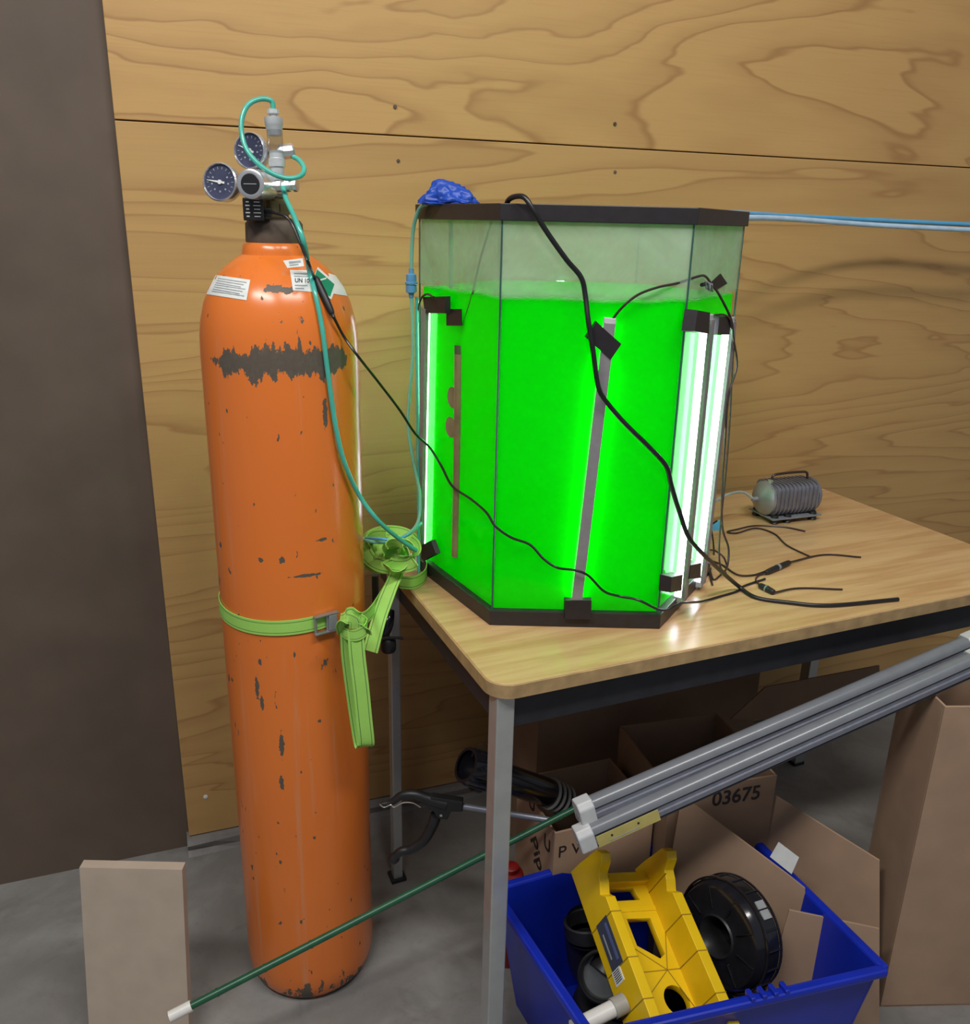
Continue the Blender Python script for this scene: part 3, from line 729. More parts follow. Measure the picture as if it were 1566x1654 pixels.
MB().lathe([(.003, 0), (.0045, .004), (.0045, .008), (.009, .010), (.009, .022), (.0105, .023), (.0105, .026), (.0085, .027), (.0085, .038), (.004, .040), (.004, .048)], 16, axis_mat(cb, ca - cb)).build('check_valve', CHECK, t3)
settle(t3)
t_ = tube('air_tube', [at(673, 480, 1.475), at(674, 600, 1.475), at(675, 760, 1.47), at(676, 860, 1.45), at(676, 905, 1.44), at(676, 925, 1.43)], .0028, TEAL)
tag(t_, 'straight teal tube hanging close along the left edge of the tank', 'tube')
t_ = tube('air_tube', [at(590, 869, 1.36), at(612, 870, 1.335), at(636, 872, 1.34), at(662, 862, 1.39), at(680, 845, 1.45)], .0024, LBLUE); tag(t_, 'short blue tube lying over the webbing bundle', 'tube')

pc = thing('power_cord', 'thin black cord with inline plug from the regulator across the front of the tank', 'cord', at(600, 605, 1.25))
MB().tube([at(427, 341, 1.27), at(445, 344, 1.255), at(462, 350, 1.245), at(474, 366, 1.24), at(486, 395, 1.225), at(498, 425, 1.205), near(508, 450, .004)], .0022, 8).build('cord_start', CORD, pc)
pa, pb = near(508, 447, .004), near(539, 513, .010)
MB().tube([pa, pa.lerp(pb, .08), pa.lerp(pb, .3), pa.lerp(pb, .6), pa.lerp(pb, .85), pb], lambda t: .0030 + .0030 * math.sin(math.pi * min(1, t * 1.1)) ** .6 if t < .9 else .0026, 12).build('inline_plug', BLACK, pc)
P0, n0, _ = panel(0, .004); P5, n5, _ = panel(5, .0045); P1, n1, _ = panel(1, .004)
MB().tube([pb, near(556, 545, .008), at(580, 578, 1.25), at(610, 616, 1.30), at(645, 662, 1.36), at(670, 700, 1.40), onpl(693, 722, P5, n5), onpl(712, 752, P5, n5), onpl(730, 785, P5, n5), onpl(760, 806, P5, n5), onpl(785, 827, P5, n5) + n0 * .002, at(800, 850, 1.247), at(825, 868, 1.25),
      onpl(856, 880, P0, n0), onpl(878, 903, P0, n0), onpl(900, 917, P0, n0), at(928, 921, 1.238), at(950, 930, 1.240), at(975, 955, 1.245), onpl(1000, 963, P0, n0), at(1030, 969, 1.248), at(1062, 984, 1.25), at(1080, 984, 1.262), at(1100, 974, 1.285), onz(1130, 972, TH + .008), onz(1160, 964, TH + .003), onz(1190, 955, TH + .003), onz(1200, 947, TH + .003), onz(1235, 935, TH + .003)], .0021, 8).build('cord_run', CORD, pc)
settle(pc)
kc = tube('power_cord', [at(820, 345, 1.285), at(818, 332, 1.275), at(822, 322, 1.262), at(834, 317, 1.25), at(848, 320, 1.24), at(862, 342, 1.235), at(885, 378, 1.24), at(915, 420, 1.245), at(938, 448, 1.25), at(945, 478, 1.25), at(950, 520, 1.24), at(958, 570, 1.235), at(966, 625, 1.235),
      at(980, 650, 1.24), at(1010, 685, 1.24), at(1050, 724, 1.24), at(1076, 754, 1.243), at(1084, 785, 1.25), at(1098, 830, 1.258), at(1112, 868, 1.268), at(1135, 895, 1.29), at(1158, 917, 1.34), onz(1190, 945, TH + .012), onz(1220, 965, TH + .004), onz(1271, 973, TH + .004), onz(1340, 978, TH + .004), onz(1450, 968, TH + .004)], .0037, CORD)
tag(kc, 'thick black cord draped over the front rim and down to the right', 'cord')
wires = [
 ('thin black wire from the front light bar up to the clip on the right pane', [onpl(987, 518, P0, n0), at(1005, 496, 1.252), at(1030, 476, 1.252), at(1062, 464, 1.254), at(1095, 457, 1.262), onpl(1125, 447, P1, n1), onpl(1138, 446, P1, n1), onpl(1148, 458, P1, n1), onpl(1154, 478, P1, n1) + n1 * .008, onpl(1162, 515, P1, n1) + n1 * .018, onpl(1166, 545, P1, n1) + n1 * .018, onpl(1172, 590, P1, n1) + n1 * .018, at(1176, 640, 1.42), at(1170, 720, 1.44), at(1166, 780, 1.45), at(1166, 850, 1.46), at(1176, 885, 1.47), at(1174, 915, 1.46), onz(1165, 927, TH + .003), onz(1152, 936, TH + .003), onz(1145, 918, TH + .003)], .0019, CORDB),
 ('black wire bowing out right of the rear right light bar', [onpl(1176, 512, P1, n1) + n1 * .006, at(1184, 512, 1.46), at(1186, 530, 1.46), at(1182, 600, 1.47), at(1178, 680, 1.475), at(1172, 760, 1.475), at(1165, 830, 1.475), at(1161, 880, 1.47), at(1163, 915, 1.47), onz(1172, 925, TH + .003)], .0017, CORDB),
 ('short wire joining the tops of the two right pane light bars', [onpl(1143, 508, P1, n1) + n1 * .010, onpl(1152, 507, P1, n1) + n1 * .016, onpl(1160, 514, P1, n1) + n1 * .018, onpl(1163, 530, P1, n1) + n1 * .018], .0015, CORDB),
 ('black wire arching behind the tape at the top of the left light bar', [onpan(5, 700, 480, .02), onpan(5, 690, 475, .015), onpan(5, 680, 482, .012), onpan(5, 676, 500, .008), onpan(5, 677, 520, .004)], .0018, CORD),
 ('black wire loop hanging below the light blue clip', [at(1149, 858, 1.60), at(1152, 880, 1.60), at(1152, 905, 1.58), onz(1146, 925, TH + .003), onz(1150, 945, TH + .003)], .0017, CORDB),
 ('black wire curving on the table from the tank to the plug connectors', [onz(1144, 905, TH + .004), onz(1165, 912, TH + .003), onz(1190, 928, TH + .003), onz(1215, 929, TH + .003), onz(1238, 922, TH + .004)], .0019, CORDB),
 ('black wire with a long bend lying before the air pump', [onz(1300, 858, TH + .003), onz(1265, 851, TH + .003), onz(1220, 849, TH + .003), onz(1190, 855, TH + .003), onz(1174, 859, TH + .003), onz(1190, 861, TH + .003), onz(1220, 853, TH + .003), onz(1250, 862, TH + .003), onz(1271, 881, TH + .003), onz(1310, 900, TH + .003)], .0017, CORDB),
 ('dark wire arching beside the tank foot', [onz(1143, 888, TH + .004), at(1155, 890, 1.55), at(1168, 900, 1.53), onz(1173, 912, TH + .003)], .0018, CORDB),
]
for lb_, pts, r, mt in wires: tag(tube('wire', pts, r, mt, None, 7), lb_, 'wire', 'thin wires by the tank')
# plug connectors
def plug(a, b, label, r=.0055):
    o = thing('plug_connector', label, 'plug', a)
    MB().tube([a, a.lerp(b, .12), a.lerp(b, .45), a.lerp(b, .5), a.lerp(b, .55), a.lerp(b, .9), b], lambda t: r * (.55 + .55 * math.sin(math.pi * min(1, max(0, t))) ** .5), 12, n=4).build('plug_body', BLACK, o)
    MB().tube([a.lerp(b, .46), a.lerp(b, .54)], r * 1.18, 12, smooth=False).build('plug_collar', GREY, o); settle(o)
plug(onz(1236, 925, TH + .006), onz(1275, 908, TH + .006), 'upper of two black plug connectors lying on the table')
plug(onz(1226, 945, TH + .006), onz(1250, 957, TH + .006), 'lower of two black plug connectors lying beside the thick cord')
tag(tube('wire', [onz(1226, 945, TH + .005), onz(1220, 936, TH + .003), onz(1226, 929, TH + .003), onz(1240, 925, TH + .005)], .0015, CORDB, None, 7), 'tight little wire bend between the two plug connectors', 'wire')
tag(tube('wire', [onz(1250, 957, TH + .005), onz(1290, 950, TH + .003), onz(1360, 952, TH + .003)], .0018, CORDB, None, 7), 'wire leaving the lower plug connector to the right', 'wire')
tag(tube('wire', [onz(1275, 908, TH + .005), onz(1330, 896, TH + .003), onz(1390, 900, TH + .003)], .0018, CORDB, None, 7), 'wire leaving the upper plug connector to the right', 'wire')
# light blue clip
bc = thing('bulldog_clip', 'small light blue clip standing beside the rear right foot of the tank', 'clip', onz(1160, 862, TH))
q = [at(1146, 851, 1.60), at(1163, 841, 1.60), at(1166, 857, 1.60), at(1146, 858, 1.60)]
quad_plate('clip_plate', q, .008, (0, 1, 0), LBLUE, bc, .001); MB().tube([at(1147, 849, 1.605), at(1158, 841, 1.605)], .002, 8, smooth=False).build('clip_wire', BLACK, bc); settle(bc)

# ------------------------------------------------------------------ air pump
pm0 = onz(1240, 848, TH); PU = Vector((math.cos(.36), math.sin(.36), 0)); PV = Vector((-PU.y, PU.x, 0)); pmm = basis(pm0, PU, PV, Vector((0, 0, 1)))
pump = thing('air_pump', 'grey finned electric air pump on rubber feet, on the table beside the wall', 'pump', pm0)
pb_ = MB(); 
def rr2(w_, h_, r): return rrect(-w_ / 2, -h_ / 2, w_ / 2, h_ / 2, r, 4)
rotx = Matrix(((0, 0, 1, 0), (1, 0, 0, 0), (0, 1, 0, 0), (0, 0, 0, 1)))
pb_.prism(rr2(.070, .062, .014), .115, pmm @ Matrix.Translation((.012, .035, .052)) @ rotx)
pb_.build('pump_housing', PUMPM, pump)
for i in range(11): MB().prism(rr2(.076, .070, .016), .0035, pmm @ Matrix.Translation((.014 + i * .0106, .035, .052)) @ rotx).build('cooling_fin', PUMPM, pump)
MB().lathe([(.038, 0), (.038, .006), (.030, .014), (.014, .022), (.006, .024), (.0045, .036), (.003, .037)], 28, pmm @ Matrix.Translation((.013, .035, .050)) @ Matrix.Rotation(-math.pi / 2, 4, 'Y')).build('end_cover', M('grey_end_cover', (.33, .34, .36), .35, .5), pump)
MB().lathe([(.038, 0), (.038, .006), (.030, .014), (.014, .022)], 28, pmm @ Matrix.Translation((.127, .035, .050)) @ Matrix.Rotation(math.pi / 2, 4, 'Y')).build('end_cover', PUMPM, pump)
MB().box((.07, .035, .0125), (.13, .085, .003), pmm).build('base_plate', GREY, pump, False)
for x in (.018, .052, .12):
    for y in (.004, .066): MB().lathe([(.008, 0), (.010, .003), (.008, .006), (.010, .010), (.007, .02)], 14, pmm @ Matrix.Translation((x, y, 0))).build('rubber_foot', BLACK, pump)
MB().tube([pmm @ Vector(p) for p in ((.022, .035, .085), (.026, .035, .100), (.05, .035, .103), (.095, .035, .103), (.115, .035, .100), (.119, .035, .085))], .0028, 8).build('carry_handle', CORDB, pump)
MB().lathe([(.006, 0), (.006, .006)], 6, pmm @ Matrix.Translation((.016, .03, .086))).build('bolt', CHROME, pump, False)
settle(pump)
tag(tube('air_tube', [pmm @ Vector((-.020, .035, .051)), at(1200, 795, 1.80), at(1180, 797, 1.76), at(1160, 806, 1.72), at(1145, 816, 1.68), at(1125, 826, 1.66)], .003, M('pale_tube', (.38, .45, .42), .25), None, 8), 'pale tube curving from the air pump behind the tank', 'tube')

# ------------------------------------------------------------------ webbing strap
st = thing('webbing_strap', 'bright green webbing strap around the orange cylinder, buckled, knotted and bundled at the table corner', 'strap', CC + Vector((0, -CR, .74)))
Z = Vector((0, 0, 1))
def ringp(deg, z, r=CR + .0016): a = math.radians(deg); return CC + Vector((r * math.cos(a), r * math.sin(a), z))
# pieces round the cylinder, slightly low in front
def zr(deg): return .763 - .010 * math.cos(math.radians(deg + 120))
ribbon('webbing_band', [ringp(d, zr(d)) for d in range(-52, -330, -12)], Z, .0245, WEB, st)
# buckle
bang = -54; bc_ = ringp(bang, .756, CR + .006); bn = (bc_ - CC - Vector((0, 0, .756))).normalized(); bt = Vector((-bn.y, bn.x, 0)); bmx = basis(bc_, bt, Z, bn)
bk = MB()
for y in (-.0145, .0145): bk.box((0, y, 0), (.040, .003, .009), bmx)
for x in (-.018, .002, .012): bk.tube([bmx @ Vector((x, -.014, 0)), bmx @ Vector((x, .014, 0))], .0022, 10, smooth=False)
bk.build('cam_buckle', M('buckle_steel', (.45, .46, .48), .35, .8), st, False, .0008)
MB().box((.010, 0, .002), (.014, .026, .005), bmx).build('buckle_cam', GREY, st, False, .001)
# knot beside the buckle
K = at(571, 1010, 1.195)
ribbon('knot_wrap', [at(549, 1002, 1.205), at(556, 1000, 1.198), at(566, 992, 1.195), at(577, 997, 1.19), at(588, 1010, 1.195), at(592, 1022, 1.20)], [Z * .8 + Vector((.5, 0, 0))] * 3 + [Vector((-.5, 0, .9))] * 3, .022, WEB, st)
ribbon('knot_wrap', [at(549, 1016, 1.20), at(560, 1024, 1.186), at(574, 1026, 1.182), at(588, 1019, 1.186), at(592, 1008, 1.20), at(582, 1000, 1.21)], [Z] * 6, .019, WEB, st)
ribbon('knot_wrap', [at(553, 1022, 1.20), at(551, 1008, 1.185), at(560, 999, 1.18), at(572, 1003, 1.18), at(573, 1015, 1.182)], [Vector((.8, 0, .6))] * 5, .017, WEB, st)
crumple('knot_core', at(573, 1009, 1.202), .016, .010, .015, 4.4, WEB, 4, .35, st)
# hanging loop
ribbon('hanging_loop', [at(574, 1018, 1.185), at(577, 1060, 1.183), at(583, 1110, 1.182), at(588, 1160, 1.182), at(592, 1198, 1.184), at(590, 1204, 1.190), at(584, 1201, 1.200), at(577, 1160, 1.206), at(570, 1110, 1.204), at(564, 1060, 1.200), at(562, 1022, 1.195)],
       [Vector((1, .1, 0))] * 11, .0245, WEB, st, n=6)
# diagonal run from bundle down behind the knot
ribbon('diagonal_run', [at(641, 925, 1.36), at(628, 955, 1.33), at(615, 990, 1.31), at(605, 1025, 1.29), at(598, 1052, 1.28)], [Vector((1, -.1, .3))] * 5, .026, WEB, st)
ribbon('rear_run', [at(560, 1000, 1.22), at(585, 1000, 1.24), at(600, 988, 1.30), at(614, 968, 1.345), at(630, 945, 1.38)], [Z * .9 + Vector((0, .4, 0))] * 5, .022, WEB, st)
# bundle at the table corner
def loop(cx_, cy_, rx, ry, Y, dY, a0, a1, wv, wd, tilt=0, n_=9):
    pts = []
    for i in range(n_):
        a = math.radians(a0 + (a1 - a0) * i / (n_ - 1)); x = rx * math.cos(a); y = ry * math.sin(a)
        xx = x * math.cos(tilt) - y * math.sin(tilt); yy = x * math.sin(tilt) + y * math.cos(tilt)
        pts.append(at(cx_ + xx, cy_ - yy, Y + dY * math.sin(a * .5 + .4)))
    return ribbon('bundled_webbing', pts, wv, wd, WEB, st, n=4)
loop(628, 880, 42, 22, 1.44, .03, 200, -10, Vector((0, .8, .55)), .026)
loop(618, 893, 30, 22, 1.37, .02, 130, 330, [Vector((.55, -.3, .8))] * 9, .030)
loop(622, 890, 34, 24, 1.36, .02, 100, 290, [Vector((.75, -.1, .75))] * 9, .026, -.3)
loop(640, 900, 20, 24, 1.345, .02, 170, -150, [Vector((.2, -.9, .5))] * 9, .026, 0, 11)
loop(645, 893, 24, 17, 1.335, .015, 190, -20, [Vector((0, -.5, .9))] * 9, .022)
loop(646, 905, 23, 9, 1.335, .01, 180, 360, [Z] * 9, .024)
loop(650, 888, 22, 18, 1.355, .01, 60, -110, [Vector((.5, -.2, .8))] * 9, .022)
loop(636, 884, 12, 9, 1.325, .01, 190, -60, [Vector((.3, -.5, .8))] * 9, .016)
ribbon('table_loop', [onz(645, 940, TH + .014), onz(668, 941, TH + .014), onz(686, 930, TH + .014), onz(688, 915, TH + .014), onz(676, 905, TH + .014)], Z, .024, WEB, st)
crumple('bundle_core', at(633, 893, 1.39), .032, .024, .028, 3.3, WEB, 4, .4, st)
settle(st)
wt_ = MB().box((0, 0, 0), (.013, .008, .032)).build('white_tag', PAPER, None, False, .001); wt_.location = onz(668, 921, TH); wt_.location.z = TH + .0165
tag(wt_, 'small white block on the table inside the low webbing loop', 'block')

# clamp at the table's left edge
cl = thing('bar_clamp', 'black clamp gripping the left table edge above the rear leg', 'clamp', at(628, 1045, 1.42))
MB().box((0, 0, 0), (.010, .02, .055), Matrix.Translation(at(606, 950, 1.46))).build('clamp_plate', M('dark_green_grey', (.03, .045, .032), .5), cl, False, .001)
MB().tube([at(632, 985, 1.44), at(627, 1000, 1.43), at(622, 1018, 1.42), at(618, 1034, 1.41)], lambda t: .006 + .006 * math.sin(math.pi * t), 10).build('clamp_screw', BLACKG, cl)
MB().tube([at(608, 1036, 1.40), at(622, 1031, 1.40), at(638, 1030, 1.40), at(651, 1031, 1.40)], .0028, 8).build('clamp_handle', BLACK, cl)
MB().lathe([(.012, -.012), (.014, -.008), (.014, .008), (.010, .014)], 12, axis_mat(at(627, 1042, 1.41), (0, 0, 1))).build('clamp_knob', BLACK, cl); settle(cl)

# ------------------------------------------------------------------ long green pole
A, B = at(306, 1626, 1.0), at(934, 1303, 1.27)
pole = thing('garden_pole', 'long thin green pole with white end, slanting in front of the orange cylinder', 'pole', A)
MB().tube([A, B], .0057, 14, smooth=False).build('pole_tube', POLE, pole)
e0 = A - (B - A).normalized() * .03
MB().tube([e0, A + (B - A).normalized() * .003], .0085, 14, smooth=False).build('white_end', PVC, pole)
for i in range(9):
    p = A.lerp(B, .06 + i * .11); MB().tube([p, p + (B - A).normalized() * .003], .0064, 10, smooth=False).build('pole_ring', POLE, pole)
settle(pole)
# leaning board at far left
TRc = at(294, 1405, 1.17); BRc = onz(307, 1700, 0); sh = Vector((-.17, 0, 0))
o = quad_plate('leaning_board', [TRc, BRc, BRc + sh, TRc + sh], .018, (0, .95, .05), BEIGE); tag(o, 'pale beige board standing at the far left beside the pole end', 'board')

# ------------------------------------------------------------------ grabber
gb = thing('litter_picker', 'black handled litter picker with silver shaft, lying behind the front table leg', 'grabber', at(700, 1320, 1.27))
def flat(name, px, Y, th, mat, parent, bevel=.002):
    return quad_plate(name, [at(x, y, Y) for x, y in px], th, (0, 1, 0), mat, parent, bevel)
flat('handle_body', [(696, 1288), (748, 1296), (747, 1312), (728, 1312), (722, 1325), (706, 1323), (700, 1312), (686, 1303)], 1.262, .016, BLACK, gb)
MB().tube([at(617, 1299, 1.27), at(632, 1296, 1.27), at(648, 1285, 1.27), at(668, 1283, 1.27), at(690, 1290, 1.27), at(720, 1298, 1.27)], lambda t: .0045 + .007 * t, 12).build('upper_grip', BLACK, gb)
MB().tube([at(704, 1316, 1.27), at(697, 1335, 1.27), at(683, 1358, 1.27), at(662, 1372, 1.27), at(646, 1376, 1.27), at(634, 1389, 1.27)], lambda t: .0105 - .003 * t + (.002 if t > .9 else 0), 12).build('trigger', BLACK, gb)
MB().tube([at(613, 1299, 1.262), at(620, 1304, 1.262), at(631, 1300, 1.262), at(636, 1304, 1.262), at(650, 1297, 1.262), at(666, 1297, 1.262), at(679, 1304, 1.262)], .0011, 6).build('wire_spring', WIRE, gb)
MB().tube([at(745, 1302, 1.27), at(888, 1325, 1.262)], .0055, 14, smooth=False).build('shaft', ALU, gb)
MB().lathe([(.0025, 0), (.0025, .001)], 10, axis_mat(at(712, 1317, 1.2608), (0, -1, 0))).build('pivot_pin', WIRE, gb); settle(gb)

# ------------------------------------------------------------------ black hose fitting lying in the box
hs = thing('vacuum_hose', 'black shiny hose pipe with ribbed collar and pale coiled end, under the table', 'hose', at(860, 1290, 1.3))
A, B = at(757, 1237, 1.27), at(886, 1281, 1.335); d = (B - A).normalized(); hm = axis_mat(A, d)
MB().lathe([(.025, -.007), (.0305, -.007), (.0315, .0), (.0315, .046), (.0285, .050), (.028, .053), (.026, .045), (.025, .0)], 32, hm, False).build('collar', BLACKG, hs)
for i in range(14): MB().box((.0315, 0, .023), (.0035, .0035, .039), hm @ Matrix.Rotation(i * 2 * math.pi / 14, 4, 'Z')).build('collar_rib', BLACKG, hs, False, .001)
L_ = (B - A).length
MB().lathe([(.024, .040), (.0258, .040), (.0258, L_), (.024, L_ + .005)], 32, hm).build('pipe', BLACKG, hs)
MB().lathe([(.025, .03), (.001, .032)], 24, hm).build('pipe_inside', BLACK, hs)
MB().tube([B, B + d * .045 + Vector((0, 0, -.005))], .0235, 20, smooth=False).build('hose_core', BLACK, hs)
HOSEW = M('pale_hose_coil', (.30, .29, .27), .5)
for i in range(4):
    c = B + d * (.004 + i * .012) + Vector((0, 0, -.0015 * i)); mm = axis_mat(c, d)
    MB().tube([mm @ Vector((.0262 * math.cos(a), .0262 * math.sin(a), 0)) for a in [j * math.pi / 8 for j in range(16)]], .0032, 8, closed=True, n=2).build('hose_coil', HOSEW, hs)
MB().tube([at(762, 1222, 1.29), at(768, 1206, 1.29), at(782, 1203, 1.29), at(792, 1215, 1.30), at(790, 1232, 1.30)], .0012, 6).build('thin_wire', CORDB, hs)
MB().lathe([(.012, 0), (.016, .004), (.016, .02), (.01, .024)], 16, axis_mat(at(762, 1262, 1.30), d)).build('hose_clip', BLACK, hs); settle(hs)

# ------------------------------------------------------------------ cardboard boxes
def cardbox(label, corner, ang, w_, d_, z0, h, mat, flaps=(), inner=True, th=.004):
    """open box: corner = near left bottom; panels are parts"""
    u = Vector((math.cos(ang), math.sin(ang), 0)); v = Vector((-u.y, u.x, 0)); c = Vector((corner.x, corner.y, z0))
    r = thing('cardboard_box', label, 'box', c); mm = basis(c, u, v, Z)
    for (x, y, sx_, sy_) in ((w_ / 2, th / 2, w_, th), (w_ / 2, d_ - th / 2, w_, th), (th / 2, d_ / 2, th, d_ - 2 * th), (w_ - th / 2, d_ / 2, th, d_ - 2 * th)):
        MB().box((x, y, h / 2), (sx_, sy_, h), mm).build('side_panel', mat, r, False, .0008)
    MB().box((w_ / 2, d_ / 2, th / 2), (w_, d_, th), mm).build('bottom_panel', mat, r, False)
    for (side, tilt, ln) in flaps:
        if side == 'front': fm = mm @ Matrix.Translation((0, th / 2, h)) @ Matrix.Rotation(math.radians(tilt), 4, 'X'); b_ = ((w_ / 2, 0, ln / 2), (w_ - .004, th, ln))
        if side == 'back': fm = mm @ Matrix.Translation((0, d_ - th / 2, h)) @ Matrix.Rotation(math.radians(-tilt), 4, 'X'); b_ = ((w_ / 2, 0, ln / 2), (w_ - .004, th, ln))
        if side == 'left': fm = mm @ Matrix.Translation((th / 2, 0, h)) @ Matrix.Rotation(math.radians(-tilt), 4, 'Y'); b_ = ((0, d_ / 2, ln / 2), (th, d_ - .004, ln))
        if side == 'right': fm = mm @ Matrix.Translation((w_ - th / 2, 0, h)) @ Matrix.Rotation(math.radians(tilt), 4, 'Y'); b_ = ((0, d_ / 2, ln / 2), (th, d_ - .004, ln))
        MB().box(*b_, fm).build('flap', mat, r, False, .0008)
    return r, mm
# box with P V
zP = .34; cP = onz(896, 1346, zP); r, mm = cardbox('open cardboard box lettered P V, behind the blue bin', cP, math.radians(21), .20, .17, .0, zP, CARD)
front = basis(mm @ Vector((.031, -.0004, zP - .044)), mm.to_3x3() @ Vector((1, 0, 0)), Z, mm.to_3x3() @ Vector((0, -1, 0)))
text('lettering', 'P V', .034, front, INK, r, .0)
Rl = mm.to_3x3()
def leftf(y, z): return basis(mm @ Vector((-.0004, y, z)), Rl @ Vector((0, -1, 0)), Z, Rl @ Vector((-1, 0, 0)))
text('lettering', 'U', .040, leftf(.028, zP - .045), INK, r, .0008)
text('lettering', 'U', .040, leftf(.10, zP - .010), INK, r, .0008)
text('lettering', 'Pipe', .050, leftf(.060, zP - .105) @ Matrix.Rotation(-.75, 4, 'Z'), INK, r, .0008)
settle(r)
# big dark open box behind
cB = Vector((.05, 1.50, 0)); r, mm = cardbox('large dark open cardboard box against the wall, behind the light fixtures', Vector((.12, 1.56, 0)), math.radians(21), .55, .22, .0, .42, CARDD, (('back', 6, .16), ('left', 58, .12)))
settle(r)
# 03675 box
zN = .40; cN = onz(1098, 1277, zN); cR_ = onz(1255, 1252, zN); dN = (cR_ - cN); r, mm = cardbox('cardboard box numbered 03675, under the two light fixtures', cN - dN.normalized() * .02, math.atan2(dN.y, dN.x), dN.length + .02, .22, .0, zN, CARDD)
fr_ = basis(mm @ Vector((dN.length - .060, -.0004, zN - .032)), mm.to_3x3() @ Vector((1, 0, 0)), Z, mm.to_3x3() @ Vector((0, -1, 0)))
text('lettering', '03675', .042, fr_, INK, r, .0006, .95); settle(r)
# box leaning open over the bin: near flap, inner panels
r = thing('cardboard_box', 'open brown cardboard box standing tilted in the right of the blue bin', 'box', at(1180, 1600, 1.25))
def pl3(pxs, Y0, slope, lean=0):
    """points on a plane through (.,Y0) with dY/dx = slope"""
    n_ = Vector((slope, -1, lean)).normalized(); P_ = at(pxs[0][0], pxs[0][1], Y0)
    return [onpl(x, y, P_, n_) for x, y in pxs], n_
pts, nn = pl3([(1101, 1284), (1275, 1415), (1300, 1435), (1300, 1660), (1215, 1660), (1150, 1560), (1074, 1440)], 1.30, -.25, .12)
quad_plate('near_flap', pts, .004, -nn, CARD, r, .0008)
pts, nn2 = pl3([(1106, 1286), (1252, 1284), (1262, 1300), (1262, 1480), (1150, 1420)], 1.335, .25, .12)
quad_plate('back_panel', pts, .004, -nn2, CARD, r, .0008)
gm = onpl(1153, 1315, pts[0], nn2)
text('lettering', 'G', .020, basis(gm + nn2 * .0008, Vector((1, .25, 0)).normalized(), Z, nn2), INK, r, .0003)
pts, n3 = pl3([(1250, 1284), (1420, 1390), (1420, 1560), (1205, 1500), (1200, 1362)], 1.37, -.55, .1)
quad_plate('side_panel', pts, .004, -n3, CARD, r, .0008)
pts, n4_ = pl3([(1275, 1470), (1420, 1500), (1420, 1680), (1212, 1680), (1240, 1590)], 1.18, .1, .15)
quad_plate('low_flap', pts, .004, -n4_, CARD, r, .0008)
settle(r)
pl_, nlb = pl3([(1257, 1360), (1290, 1385), (1278, 1412), (1243, 1384)], 1.262, -.25, .12)
o = quad_plate('address_label', pl_, .0006, -nlb, PAPER); tag(o, 'white paper label on the brown flap at right', 'label')
ql, _ = pl3([(1259, 1368), (1272, 1378), (1271, 1380), (1258, 1370)], 1.2605, -.25, .12); quad_plate('print_line', ql, .0002, -nlb, PRINT, o)
# flap top right under table
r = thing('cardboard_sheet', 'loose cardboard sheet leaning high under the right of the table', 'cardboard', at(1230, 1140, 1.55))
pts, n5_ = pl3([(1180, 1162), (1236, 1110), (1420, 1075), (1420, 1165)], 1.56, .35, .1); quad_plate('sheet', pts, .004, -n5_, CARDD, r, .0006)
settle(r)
rd = MB().box((0, 0, 0), (.03, .03, .16)).build('red_bottle_cap', RED, None, False, .006)
bpy.data.objects.remove(rd)
rt = thing('red_canister', 'narrow red canister standing between front table leg and lettered box', 'canister', onz(838, 1450, .13))
cen_ = onz(824, 1440, .16); cen_.z = 0
MB().lathe([(.024, 0), (.026, .004), (.026, .19), (.022, .205), (.013, .209), (.013, .212), (.010, .213)], 24, Matrix.Translation(cen_)).build('canister_body', RED, rt); 
MB().lathe([(.0145, .209), (.0145, .218), (.012, .220)], 16, Matrix.Translation(cen_)).build('canister_cap', RED, rt); settle(rt)

